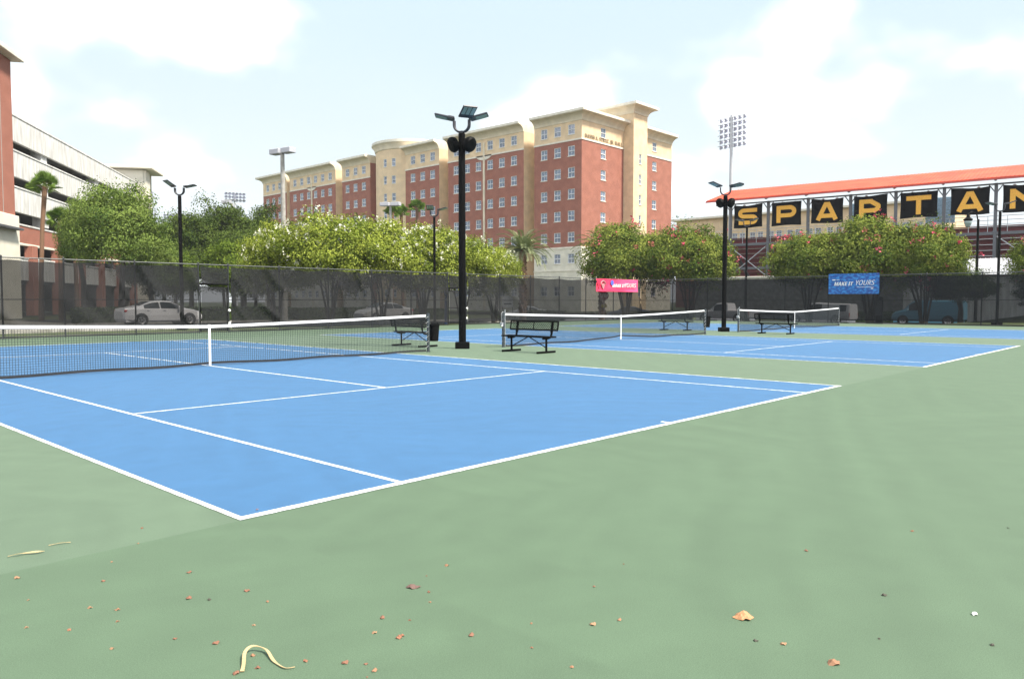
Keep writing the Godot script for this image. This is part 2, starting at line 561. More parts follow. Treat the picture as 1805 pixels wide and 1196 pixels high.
func make_net(cu: float, label: String, lift: float, winch: int) -> void:
	var t := thing("tennis_net", label, "tennis net", P(cu + 5.485, 11.885), 0.0, "nets across the three courts")
	var half := 6.36
	var cords := MB.new()
	var step := 0.048
	var n := int(half * 2.0 / step)
	var r := 0.0032
	for i in n + 1:
		var x := -half + i * (half * 2.0 / n)
		var y0 := net_bottom(x, lift) + 0.02
		var y1 := net_top(x) - 0.05
		var sway := 0.012 * sin(x * 1.7) * 0.5
		cords.box(Vector3(x, (y0 + y1) * 0.5, sway), Vector3(r * 2, y1 - y0, r * 2))
	var rows := 19
	var seg := 26
	for j in rows:
		for i in seg:
			var xa := -half + half * 2.0 * i / seg
			var xb := -half + half * 2.0 * (i + 1) / seg
			var f := (j + 0.5) / rows
			var a := Vector3(xa, lerpf(net_bottom(xa, lift) + 0.02, net_top(xa) - 0.05, f), 0.006 * sin(xa * 1.7))
			var c := Vector3(xb, lerpf(net_bottom(xb, lift) + 0.02, net_top(xb) - 0.05, f), 0.006 * sin(xb * 1.7))
			cords.tube([a, c], [r], 4, false)
	var mesh_part := part("mesh", cords.build(), mats.cord, t)
	mesh_part.set_meta("kind", "stuff")
	var band := MB.new()
	var hem := MB.new()
	for i in 40:
		var xa := -half + half * 2.0 * i / 40
		var xb := -half + half * 2.0 * (i + 1) / 40
		for side in [-1.0, 1.0]:
			var z: float = 0.008 * side
			band.quad(Vector3(xa, net_top(xa) - 0.062, z), Vector3(xb, net_top(xb) - 0.062, z), Vector3(xb, net_top(xb), z * 0.7), Vector3(xa, net_top(xa), z * 0.7), Vector3(0, 0, side))
			z = (0.012 + 0.006 * sin(i * 1.3)) * side
			hem.quad(Vector3(xa, net_bottom(xa, lift) - 0.01, z), Vector3(xb, net_bottom(xb, lift) - 0.01, z), Vector3(xb, net_bottom(xb, lift) + 0.035, z * 0.6), Vector3(xa, net_bottom(xa, lift) + 0.035, z * 0.6), Vector3(0, 0, side))
		band.quad(Vector3(xa, net_top(xa), -0.0056), Vector3(xb, net_top(xb), -0.0056), Vector3(xb, net_top(xb), 0.0056), Vector3(xa, net_top(xa), 0.0056), Vector3.UP)
	part("headband", band.build(), mats.band, t)
	part("hem", hem.build(), mats.hem, t)
	var s := MB.new()
	s.cbox(Vector3(0, 0.468, 0.013), Vector3(0.052, 0.91, 0.006), 0.002)
	s.cbox(Vector3(0, 0.468, -0.013), Vector3(0.052, 0.91, 0.006), 0.002)
	s.cbox(Vector3(0, 0.921, 0), Vector3(0.052, 0.008, 0.034), 0.003)
	part("centre_strap", s.build(), mats.white, t)
	for side in [-1.0, 1.0]:
		var p := MB.new()
		p.tube([Vector3(side * 6.45, 0, 0), Vector3(side * 6.45, 1.085, 0)], [0.042], 14)
		p.lathe([Vector2(0.06, 0.0), Vector2(0.06, 0.012), Vector2(0.043, 0.02)], Vector3(side * 6.45, 0, 0))
		p.lathe([Vector2(0.046, 1.08), Vector2(0.046, 1.1), Vector2(0.0, 1.108)], Vector3(side * 6.45, 0, 0))
		var po := part("post", p.build(), mats.net_post, t)
		var lace := MB.new()
		for q in 7:
			var y := 0.12 + q * 0.14
			lace.tube([Vector3(side * 6.35, y, 0.004), Vector3(side * 6.41, y + 0.05, 0.045), Vector3(side * 6.5, y + 0.07, 0.0)], [0.003], 4, false)
		part("lacing", lace.build(), mats.white, po)
		if int(side) == winch:
			var w := MB.new()
			w.tube([Vector3(side * 6.37, 0.02, 0), Vector3(side * 6.37, 1.19, 0)], [0.017], 8)
			w.cbox(Vector3(side * 6.52, 0.72, 0), Vector3(0.09, 0.12, 0.1), 0.015)
			w.tube([Vector3(side * 6.54, 0.75, 0.05), Vector3(side * 6.6, 0.72, 0.1), Vector3(side * 6.64, 0.66, 0.12)], [0.018], 8)
			w.tube([Vector3(side * 6.52, 0.78, 0), Vector3(side * 6.53, 1.05, 0), Vector3(side * 6.49, 1.12, 0), Vector3(side * 6.39, 1.1, 0)], [0.008], 6)
			part("winch", w.build(), mats.metal, po)


# ---------------------------------------------------------------- benches, bins and court lamps
func make_bench() -> Node3D:
	# length along x, back rest on the +z side
	var t := Node3D.new()
	var seat := MB.new()
	for z in [-0.145, 0.145]:
		seat.cbox(Vector3(0, 0.455, z), Vector3(1.83, 0.045, 0.04), 0.014)
	for x in [-0.895, -0.3, 0.3, 0.895]:
		seat.cbox(Vector3(x, 0.455, 0), Vector3(0.04, 0.04, 0.27), 0.012)
	var so := part("seat", seat.build(), mats.black, t)
	var lat := MB.new()
	lattice(lat, Vector3(0, 0.462, 0), Vector3(1, 0, 0), Vector3(0, 0, 1), 1.78, 0.27)
	var lo := part("seat_lattice", lat.build(), mats.black, so)
	lo.set_meta("kind", "stuff")
	var tilt := Vector3(0, 1, 0.17).normalized()
	var bc := Vector3(0, 0.76, 0.245)
	var bb := Basis(Vector3.RIGHT, tilt, Vector3.RIGHT.cross(tilt))
	var back := MB.new()
	for y in [-0.125, 0.125]:
		back.cbox(bc + tilt * y, Vector3(1.83, 0.045, 0.04), 0.014, bb)
	for x in [-0.895, 0.0, 0.895]:
		back.cbox(bc + Vector3(x, 0, 0), Vector3(0.045 if x != 0.0 else 0.02, 0.22, 0.036), 0.009, bb)
	var bo := part("backrest", back.build(), mats.black, t)
	lat = MB.new()
	lattice(lat, bc, Vector3(1, 0, 0), tilt, 1.78, 0.22)
	lo = part("backrest_lattice", lat.build(), mats.black, bo)
	lo.set_meta("kind", "stuff")
	for x in [-0.66, 0.66]:
		var s := MB.new()
		s.cbox(bc + Vector3(x, -0.03, 0.03), Vector3(0.09, 0.34, 0.03), 0.008, bb)
		s.tube([bc + Vector3(x, -0.1, 0.03), Vector3(x, 0.50, 0.235), Vector3(x, 0.435, 0.19), Vector3(x, 0.412, 0.1), Vector3(x, 0.41, -0.13)], [0.03], 8)
		part("back_bracket", s.build(), mats.black, t)
		var l := MB.new()
		l.tube([Vector3(x, 0.03, 0.02), Vector3(x, 0.42, 0.02)], [0.032], 10)
		l.cbox(Vector3(x, 0.415, 0.02), Vector3(0.1, 0.03, 0.2), 0.008)
		part("leg", l.build(), mats.black, t)
		l = MB.new()
		l.tube([Vector3(x, 0.031, -0.37), Vector3(x, 0.031, 0.4)], [0.031], 10)
		part("foot", l.build(), mats.black, t)
		l = MB.new()
		l.tube([Vector3(x, 0.15, 0.02), Vector3(x * 0.06, 0.43, 0.02)], [0.015], 8)
		part("brace", l.build(), mats.black, t)
	return t

func lattice(b: MB, ctr: Vector3, ax: Vector3, ay: Vector3, w: float, h: float) -> void:
	# expanded metal: crossed diagonal strands
	var n := ax.cross(ay) * 0.0025
	var pitch := 0.075
	var cnt := int(w / pitch)
	for i in cnt:
		for s in [-1.0, 1.0]:
			var x := -w * 0.5 + (i + 0.5) * pitch
			# zigzag strand running across the height
			var y := -h * 0.5
			var k := 0
			while y < h * 0.5 - 0.001:
				var y1 := minf(y + 0.036, h * 0.5)
				var d: float = (pitch * 0.5 if k % 2 == 0 else 0.0) * s
				var e: float = (0.0 if k % 2 == 0 else pitch * 0.5) * s
				var a := ctr + ax * (x + d * 1.0) + ay * y
				var c := ctr + ax * (x + e * 1.0) + ay * y1
				var side := ax * 0.0075
				b.quad(a - side + n, a + side + n, c + side + n, c - side + n, n)
				b.quad(a - side - n, a + side - n, c + side - n, c - side - n, -n)
				y = y1
				k += 1

func make_benches() -> void:
	var proto := make_bench()
	var spots := [
		[13.5, 14.35, 1, "black lattice bench seen from behind, half hidden by the nearest net post"],
		[13.78, 9.7, -1, "black lattice bench facing the camera between the two nearest courts"],
		[31.05, 15.2, 1, "black lattice bench behind the middle court's net, left of the distant lamp post"],
		[30.55, 9.8, 1, "black lattice bench in front of the farthest net, right of the distant lamp post"]]
	for i in spots.size():
		var q: Array = spots[i]
		var o: Node3D = proto if i == 0 else proto.duplicate()
		o.name = numbered("court_bench")
		add_child(o, true)
		o.position = P(q[0], q[1])
		# back rest on the +z side: facing the camera (-u) means the back points to +u
		o.rotation.y = PI / 2 if q[2] < 0 else -PI / 2
		tag(o, q[3], "bench", "benches between the courts")

func make_bin(at: Vector3, post: Vector3, label: String) -> void:
	var t := thing("waste_bin", label, "waste bin", at, 0.0, "waste bins strapped to net posts")
	var b := MB.new()
	b.lathe([Vector2(0.0, 0.0), Vector2(0.125, 0.0), Vector2(0.135, 0.02), Vector2(0.165, 0.45), Vector2(0.18, 0.46), Vector2(0.18, 0.485), Vector2(0.155, 0.485), Vector2(0.12, 0.03), Vector2(0.0, 0.03)], Vector3.ZERO, Vector3.UP, 20)
	part("bucket", b.build(), mats.black_soft, t)
	b = MB.new()
	var d := post - at
	d.y = 0
	for y in [0.14, 0.38]:
		b.tube([Vector3(0, y, 0) + d.normalized() * 0.13, Vector3(0, y, 0) + d], [0.012], 6)
		var ring := []
		for k in 13:
			ring.append(d + Vector3(cos(TAU * k / 12) * 0.046, y, sin(TAU * k / 12) * 0.046))
		b.tube(ring, [0.007], 5, false)
	part("strap", b.build(), mats.black_soft, t)

func led_head(b: MB, g: MB, ctr: Vector3, out: Vector3, droop: float) -> void:
	# thin floodlight box: out = level direction it reaches, droop tilts the tip up
	var side := out.cross(Vector3.UP)
	var ax := (out * cos(droop) + Vector3.UP * sin(droop)).normalized()
	var nn := side.cross(ax)
	var bs := Basis(ax, nn, ax.cross(nn))
	b.cbox(ctr + ax * 0.30, Vector3(0.56, 0.055, 0.44), 0.015, bs)
	b.cbox(ctr + ax * 0.08 + nn * 0.03 * signf(nn.y), Vector3(0.2, 0.07, 0.3), 0.02, bs)
	var down := -nn * signf(nn.y)
	for k in 3:
		g.cbox(ctr + ax * 0.37 + bs.z * (k - 1) * 0.135 + down * 0.03, Vector3(0.34, 0.012, 0.108), 0.003, bs)

func make_court_lamp(at: Vector3, height: float, label: String, yaw: float, heads: Array, drums: bool, thick := 0.112) -> void:
	var t := thing("court_lamp", label, "lamp post", at, 0.0, "black floodlight posts around the courts")
	var b := MB.new()
	b.cbox(Vector3(0, 0.1, 0), Vector3(0.44, 0.2, 0.44), 0.015, Basis(Vector3.UP, 0.8))
	part("base", b.build(), mats.black, t)
	b = MB.new()
	b.tube([Vector3(0, 0.15, 0), Vector3(0, height, 0)], [thick, thick * 0.92], 16)
	b.cbox(Vector3(thick * -0.9, 0.75, 0.02), Vector3(0.06, 0.2, 0.1), 0.01)
	part("pole", b.build(), mats.black, t)
	b = MB.new()
	var a := heading(yaw)
	var c := heading(yaw + 25.0)
	for d in [a, c]:
		var pts := []
		for k in 13:
			var an: float = PI * k / 12.0
			pts.append(Vector3(0, height + 0.26, 0) + d * cos(an) * 0.24 - Vector3.UP * sin(an) * 0.22)
		pts.push_front(Vector3(0, height + 0.40, 0) + d * 0.24)
		pts.append(Vector3(0, height + 0.40, 0) - d * 0.24)
		b.tube(pts, [0.034], 8)
	b.tube([Vector3(0, height - 0.05, 0), Vector3(0, height + 0.08, 0)], [0.06], 10)
	part("arm", b.build(), mats.led_case, t)
	for q in heads:
		var hb := MB.new()
		var g := MB.new()
		var out := heading(q[0])
		led_head(hb, g, Vector3(0, height + 0.43, 0) + heading(q[2]) * 0.24, out, deg_to_rad(q[1]))
		var ho := part("floodlight", hb.build(), mats.led_case, t)
		part("lens", g.build(), mats.led, ho)
	if drums:
		for q in [yaw + 6.0, yaw + 186.0]:
			var dv := heading(q)
			var ax := (dv * 0.75 - Vector3.UP * 0.35 + heading(q + 90.0) * 0.45 * (1.0 if q < yaw + 90.0 else -1.0)).normalized()
			var o := Vector3(0, height - 0.28, 0) + dv * 0.13
			var lb := MB.new()
			lb.lathe([Vector2(0.0, 0.0), Vector2(0.09, 0.0), Vector2(0.2, 0.05), Vector2(0.235, 0.13), Vector2(0.235, 0.2), Vector2(0.2, 0.25), Vector2(0.1, 0.27), Vector2(0.0, 0.26)], o, ax, 22)
			lb.tube([Vector3(0, height - 0.26, 0), o + ax * 0.04], [0.035], 8)
			part("drum_lamp", lb.build(), mats.black, t)

func make_court_lamps() -> void:
	make_court_lamp(P(13.72, 12.35), 6.52, "tall black floodlight post between the benches of the nearest courts", 136.0, [[316.0, 12.0, 316.0], [205.0, 22.0, 200.0], [142.0, 14.0, 136.0]], true)
	make_court_lamp(P(31.35, 12.75), 6.45, "black floodlight post with two drum lamps beside the middle court's far net post", 140.0, [[300.0, 20.0, 320.0], [180.0, 10.0, 160.0], [140.0, 8.0, 140.0]], true)
	make_court_lamp(P(14.76, 34.29), 6.8, "two-headed black floodlight post behind the fence, left of the conifers", 130.0, [[265.0, 30.0, 310.0], [135.0, 12.0, 130.0]], false, 0.095)
	make_court_lamp(P(28.94, 30.9), 6.6, "slim two-headed floodlight post in front of the white-flowering bushes", 135.0, [[225.0, 24.0, 315.0], [150.0, 14.0, 135.0]], false, 0.08)
	make_court_lamp(P(51.08, 21.19, -0.02), 6.95, "slim floodlight post in front of the letter S banner", 145.0, [[325.0, 12.0, 325.0], [180.0, 18.0, 145.0]], false, 0.08)
	make_court_lamp(P(51.09, 5.13, -0.02), 6.8, "slim floodlight post at the right edge in front of the letter N banner", 160.0, [[310.0, 12.0, 340.0], [150.0, 20.0, 160.0]], false, 0.08)


# ---------------------------------------------------------------- fence, gates and banners
func screen_mesh(o: Vector3, d: Vector3, len: float, y0: float, y1: float, amp: float, sd: int, sag: float) -> ArrayMesh:
	var f := FastNoiseLite.new()
	f.seed = sd
	f.frequency = 0.16
	f.fractal_octaves = 2
	var out := d.cross(Vector3.UP)
	var nx := int(len / 0.14)
	var ny := 20
	var b := MB.new()
	var fn := func(s: float, y: float) -> float:
		var k := f.get_noise_2d(s, y * 0.6)
		var w := s * 3.0 + y * 2.4 + k * 5.0
		var r := pow(0.5 + 0.5 * sin(w), 6.0) * clampf(0.5 + 1.6 * f.get_noise_2d(s * 1.3 + 90.0, y * 0.4), 0.0, 1.0)
		var r2 := pow(0.5 + 0.5 * sin(s * 6.3 + y * 4.6 + k * 7.0 + 1.3), 7.0) * clampf(f.get_noise_2d(s + 300.0, y) * 2.0, 0.0, 1.0)
		return amp * (r + 0.55 * r2) + 0.04
	for i in nx:
		for j in ny:
			var p := []
			var q := []
			for e in [[i, j], [i + 1, j], [i + 1, j + 1], [i, j + 1]]:
				var s: float = len * e[0] / nx
				var top := y1 - sag * absf(sin(s * PI / 3.0)) - sag * 0.6 * f.get_noise_1d(s * 3.0)
				var y: float = lerpf(y0, top, float(e[1]) / ny)
				var z: float = fn.call(s, y)
				p.append(o + d * s + Vector3.UP * y + out * z)
				var gs: float = (fn.call(s + 0.03, y) - fn.call(s - 0.03, y)) / 0.06
				var gy: float = (fn.call(s, y + 0.03) - fn.call(s, y - 0.03)) / 0.06
				q.append((out - d * gs - Vector3.UP * gy).normalized())
			b.quads(p, q)
	return b.build()

func make_fence_run(called: String, label: String, a: Vector3, d: Vector3, posts: Array, gaps: Array, screens: Array, smat: Material, amp: float, sag: float, y0: float) -> Node3D:
	# posts: distances along d; gaps: [from, to] left free for a gate below 2.1 m
	var t := thing(called, label, "fence", a, 0.0, "black chain link fence round the courts")
	var pm := MB.new()
	pm.tube([Vector3.ZERO, Vector3(0, FENCE_H + 0.03, 0)], [0.036], 8)
	pm.lathe([Vector2(0.042, FENCE_H), Vector2(0.045, FENCE_H + 0.05), Vector2(0.02, FENCE_H + 0.09), Vector2(0, FENCE_H + 0.095)], Vector3.ZERO, Vector3.UP, 8)
	var pmesh := pm.build()
	for s in posts:
		part("post", pmesh, mats.post, t, d * s)
	var s0: float = posts[0]
	var s1: float = posts[posts.size() - 1]
	var b := MB.new()
	b.tube([d * s0 + Vector3.UP * FENCE_H, d * s1 + Vector3.UP * FENCE_H], [0.024], 8)
	part("top_rail", b.build(), mats.rail, t)
	var cuts := [s0]
	for g in gaps:
		cuts.append(g[0])
		cuts.append(g[1])
	cuts.append(s1)
	for i in range(0, cuts.size(), 2):
		b = MB.new()
		b.tube([d * cuts[i] + Vector3.UP * 1.52, d * cuts[i + 1] + Vector3.UP * 1.52], [0.02], 6)
		part("middle_rail", b.build(), mats.post, t)
		b = MB.new()
		b.tube([d * cuts[i] + Vector3.UP * 0.06, d * cuts[i + 1] + Vector3.UP * 0.06], [0.028], 6)
		part("bottom_rail", b.build(), mats.post, t)
	# chain link wires
	b = MB.new()
	var pitch := 0.075
	var hgt := FENCE_H - 0.1
	var r := 0.0017
	var out := d.cross(Vector3.UP) * r
	var s := s0 - hgt
	while s < s1:
		for dir in [1.0, -1.0]:
			var sa := s
			var sb := s + hgt
			var ya := 0.07 if dir > 0.0 else 0.07 + hgt
			var yb := 0.07 + hgt if dir > 0.0 else 0.07
			if sa < s0:
				ya = lerpf(ya, yb, (s0 - sa) / hgt)
				sa = s0
			if sb > s1:
				yb = lerpf(ya, yb, (s1 - sa) / (sb - sa))
				sb = s1
			# the link fabric stops at a gate opening
			var clear := true
			for g in gaps:
				if sb > g[0] and sa < g[1]:
					clear = false
			if clear and sb - sa > 0.02:
				var w := Vector3(0, r, 0)
				b.quad(d * sa + Vector3.UP * ya - w + out, d * sb + Vector3.UP * yb - w + out, d * sb + Vector3.UP * yb + w + out, d * sa + Vector3.UP * ya + w + out, out)
				b.quad(d * sa + Vector3.UP * ya - w - out, d * sb + Vector3.UP * yb - w - out, d * sb + Vector3.UP * yb + w - out, d * sa + Vector3.UP * ya + w - out, -out)
		s += pitch
	var ch := part("chain_link", b.build(), mats.wire, t)
	ch.set_meta("kind", "stuff")
	var k := 0
	for g in screens:
		part("windscreen", screen_mesh(d * g[0], d, g[1] - g[0], g[2] if g.size() > 2 else y0, FENCE_H - 0.1, amp, 7 + k * 13, sag), smat, t)
		k += 1
	return t

func make_gate(a: Vector3, d: Vector3, w: float, label: String) -> void:
	var t := thing("fence_gate", label, "gate", a, 0.0, "gates in the back fence")
	var b := MB.new()
	var h := 2.12
	for q in [[0.07, 0.06, 0.07, h], [w - 0.07, 0.06, w - 0.07, h]]:
		b.tube([d * q[0] + Vector3.UP * q[1], d * q[2] + Vector3.UP * q[3]], [0.028], 8)
	for y in [0.1, 1.05, h - 0.03]:
		b.tube([d * 0.07 + Vector3.UP * y, d * (w - 0.07) + Vector3.UP * y], [0.022], 8)
	part("frame", b.build(), mats.black, t)
	b = MB.new()
	b.tube([Vector3.UP * 2.24, d * w + Vector3.UP * 2.24], [0.045], 8)
	part("header", b.build(), mats.black, t)
	part("windscreen", screen_mesh(d * 0.09, d, w - 0.18, 0.12, h - 0.02, 0.03, 91, 0.02), mats.screen, t)
	b = MB.new()
	var out := d.cross(Vector3.UP)
	b.lathe([Vector2(0, -0.03), Vector2(0.055, -0.02), Vector2(0.07, 0.03), Vector2(0.05, 0.08), Vector2(0, 0.09)], d * (w + 0.02) + Vector3.UP * 1.02, out, 12)
	b.cbox(d * (w + 0.02) + Vector3.UP * 0.42, Vector3(0.1, 0.13, 0.08), 0.012)
	part("latch", b.build(), mats.white, t)

func make_fences() -> void:
	var us := [-12.0, -9.0, -6.0, -3.0, 0.0, 2.9, 5.75, 7.9, 10.65, 13.43, 14.85, 17.5, 20.34, 23.13, 25.9, 28.75, 30.3, 33.3, 36.28, 39.35, 42.43, 45.9, SIDE_U]
	var a := P(0, BACK_V)
	var rel := us
	make_fence_run("court_fence", "long black screened fence along the back of the courts, wrinkled on the left", a, Vector3.RIGHT, rel, [[13.43, 14.85], [28.75, 30.3]],
		[[-12.0, 13.36, 0.42], [13.5, 14.8, 2.26], [14.95, 28.68], [28.82, 30.24, 2.26], [30.4, SIDE_U - 0.08]], mats.screen, 0.2, 0.05, 0.16)
	var ps := []
	var vv := 0.0
	while vv < 46.0:
		ps.append(vv)
		vv += 2.98
	var d := Vector3(0, 0, 1)
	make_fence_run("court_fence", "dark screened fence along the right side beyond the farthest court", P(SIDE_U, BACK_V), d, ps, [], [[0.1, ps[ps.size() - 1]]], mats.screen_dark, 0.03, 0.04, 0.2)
	make_gate(P(13.43, BACK_V), Vector3.RIGHT, 1.42, "black framed gate in the back fence right of the white saloon car")
	make_gate(P(28.75, BACK_V), Vector3.RIGHT, 1.55, "black framed gate in the back fence behind the tall floodlight post")
	make_banners()

func words(text: String, m: Material, parent: Node, called: String, size: float, at: Vector3, b: Basis, serif := false, slant := 0.0, wide := 1.0, weight := 700) -> MeshInstance3D:
	var t := TextMesh.new()
	var f := SystemFont.new()
	f.font_names = PackedStringArray(["Droid Serif" if serif else "Droid Sans"])
	f.font_weight = weight
	t.font = f
	t.text = text
	t.font_size = 64
	t.pixel_size = size / 64.0
	t.depth = 0.012
	t.curve_step = 4.0
	var o := part(called, t, m, parent, at)
	var ty := (b.y + b.x * slant)
	o.transform = Transform3D(Basis(b.x * wide, ty, b.z), at)
	return o

func cloth(o: Vector3, d: Vector3, w: float, h: float, out: Vector3, amp: float) -> ArrayMesh:
	# banner sheet with UVs, o = lower left as seen from the court
	var b := MB.new()
	var nx := 26
	var ny := 10
	for i in nx:
		for j in ny:
			var p := []
			var uvs := []
			for e in [[i, j], [i + 1, j], [i + 1, j + 1], [i, j + 1]]:
				var s := float(e[0]) / nx
				var y := float(e[1]) / ny
				var z := amp * (sin(s * 19.0 + y * 5.0) * 0.5 + sin(s * 7.0 - y * 6.0))
				p.append(o + d * s * w + Vector3.UP * y * h + out * z)
				uvs.append(Vector2(s, 1.0 - y))
			var m: Vector3 = (p[2] - p[0]).cross(p[1] - p[0]).normalized()
			if m.dot(out) < 0.0:
				m = -m
			for tri in [[0, 1, 2], [0, 2, 3]]:
				var a: Vector3 = p[tri[0]]
				var c: Vector3 = p[tri[1]]
				var g: Vector3 = p[tri[2]]
				var flip := (g - a).cross(c - a).dot(m) < 0.0
				b.tri(a, c, g, m, m, m)
				b.uv.append(uvs[tri[0]])
				b.uv.append(uvs[tri[2]] if flip else uvs[tri[1]])
				b.uv.append(uvs[tri[1]] if flip else uvs[tri[2]])
	return b.build()

func make_banners() -> void:
	# pink banner on the back fence
	var o := P(43.45, BACK_V - 0.19, 2.18)
	var t := thing("pink_banner", "bright pink banner hung on the back fence near the corner", "banner", o)
	var im := Image.create(64, 16, false, Image.FORMAT_RGB8)
	for i in 64:
		for j in 16:
			var k := i / 63.0
			im.set_pixel(i, j, Color(0.92 + 0.02 * k, 0.17 + 0.17 * k, 0.32 + 0.22 * k))
	var pm := mat(1, 1, 1, 0.55)
	pm.albedo_texture = ImageTexture.create_from_image(im)
	part("sheet", cloth(Vector3.ZERO, Vector3.RIGHT, 5.5, 0.95, Vector3(0, 0, 1), 0.022), pm, t)
	var bs := Basis()
	var wm: Material = mats.white
	words("MAKE IT", wm, t, "lettering", 0.34, Vector3(2.78, 0.45, 0.06), bs, false, 0.2, 1.25, 900)
	words("YOURS", wm, t, "lettering", 0.44, Vector3(4.38, 0.5, 0.06), bs, false, 0.32, 1.15, 400)
	var b := MB.new()
	b.lathe([Vector2(0.0, 0.02), Vector2(0.2, 0.02), Vector2(0.2, 0.0)], Vector3(1.95, 0.67, 0.05), Vector3(0, 0, 1), 20)
	part("round_mark", b.build(), mat(0.08, 0.12, 0.55, 0.6), t)
	b = MB.new()
	b.box(Vector3(0.8, 0.5, 0.05), Vector3(0.36, 0.2, 0.02))
	b.flat(Vector3(0.62, 0.41, 0.06), Vector3(0.98, 0.41, 0.06), Vector3(0.8, 0.16, 0.06), Vector3(0, 0, 1))
	b.tube([Vector3(0.5, 0.52, 0.05), Vector3(0.56, 0.7, 0.05), Vector3(0.8, 0.8, 0.05), Vector3(1.04, 0.7, 0.05), Vector3(1.1, 0.52, 0.05)], [0.045], 6)
	part("crest", b.build(), mat(0.42, 0.2, 0.22, 0.6), t)
	# blue banner on the side fence; seen from the court, left is +v
	o = P(SIDE_U - 0.14, 14.55, 1.93)
	t = thing("blue_banner", "bright blue printed banner hung on the right side fence", "banner", o)
	im = Image.create(256, 110, false, Image.FORMAT_RGB8)
	var f := FastNoiseLite.new()
	f.seed = 4
	f.frequency = 0.045
	f.fractal_octaves = 4
	var g := FastNoiseLite.new()
	g.seed = 9
	g.noise_type = FastNoiseLite.TYPE_CELLULAR
	g.frequency = 0.09
	for i in 256:
		for j in 110:
			var k := clampf(0.5 + f.get_noise_2d(i, j * 1.4) * 0.9 + g.get_noise_2d(i, j) * 0.25, 0.0, 1.0)
			im.set_pixel(i, j, Color(0.04, 0.25, 0.55).lerp(Color(0.22, 0.60, 0.86), k))
	var bm := mat(1, 1, 1, 0.55)
	bm.albedo_texture = ImageTexture.create_from_image(im)
	var along := Vector3(0, 0, 1)
	var out := Vector3(-1, 0, 0)
	part("sheet", cloth(Vector3.ZERO, along, 3.2, 1.33, out, 0.012), bm, t)
	bs = Basis(along, Vector3.UP, along.cross(Vector3.UP))
	words("MAKE IT", wm, t, "lettering", 0.33, out * 0.04 + along * 0.98 + Vector3.UP * 0.66, bs, false, 0.25, 0.92, 900)
	words("YOURS", wm, t, "lettering", 0.44, out * 0.04 + along * 2.33 + Vector3.UP * 0.72, bs, false, 0.3, 0.88, 400)
	b = MB.new()
	b.box(out * 0.04 + along * 2.35 + Vector3.UP * 0.44, Vector3(0.012, 0.022, 1.05))
	part("underline", b.build(), wm, t)
	b = MB.new()
	b.box(out * 0.04 + along * 0.36 + Vector3.UP * 0.93, Vector3(0.012, 0.06, 0.2))
	b.box(out * 0.04 + along * 0.62 + Vector3.UP * 0.93, Vector3(0.012, 0.025, 0.2))
	b.box(out * 0.04 + along * 2.78 + Vector3.UP * 0.34, Vector3(0.012, 0.06, 0.14))
	part("small_print", b.build(), wm, t)


# ---------------------------------------------------------------- walls with openings, windows
func wall(b: MB, o: Vector3, r: Vector3, w: float, h: float, holes: Array, out: Vector3, reveal := 0.3) -> void:
	var xs := [0.0, w]
	var ys := [0.0, h]
	for q in holes:
		for k in 2:
			if not xs.has(q[k * 2]):
				xs.append(q[k * 2])
			if not ys.has(q[k * 2 + 1]):
				ys.append(q[k * 2 + 1])
	xs.sort()
	ys.sort()
	for i in xs.size() - 1:
		for j in ys.size() - 1:
			var cx: float = (xs[i] + xs[i + 1]) * 0.5
			var cy: float = (ys[j] + ys[j + 1]) * 0.5
			var open := false
			for q in holes:
				if cx > q[0] and cx < q[2] and cy > q[1] and cy < q[3]:
					open = true
			if not open:
				b.quad(o + r * xs[i] + Vector3.UP * ys[j], o + r * xs[i + 1] + Vector3.UP * ys[j], o + r * xs[i + 1] + Vector3.UP * ys[j + 1], o + r * xs[i] + Vector3.UP * ys[j + 1], out)
	for q in holes:
		var p := [o + r * q[0] + Vector3.UP * q[1], o + r * q[2] + Vector3.UP * q[1], o + r * q[2] + Vector3.UP * q[3], o + r * q[0] + Vector3.UP * q[3]]
		var mid: Vector3 = (p[0] + p[2]) * 0.5
		for k in 4:
			var a: Vector3 = p[k]
			var c: Vector3 = p[(k + 1) % 4]
			b.quad(a, c, c - out * reveal, a - out * reveal, mid - (a + c) * 0.5)

var win := {}

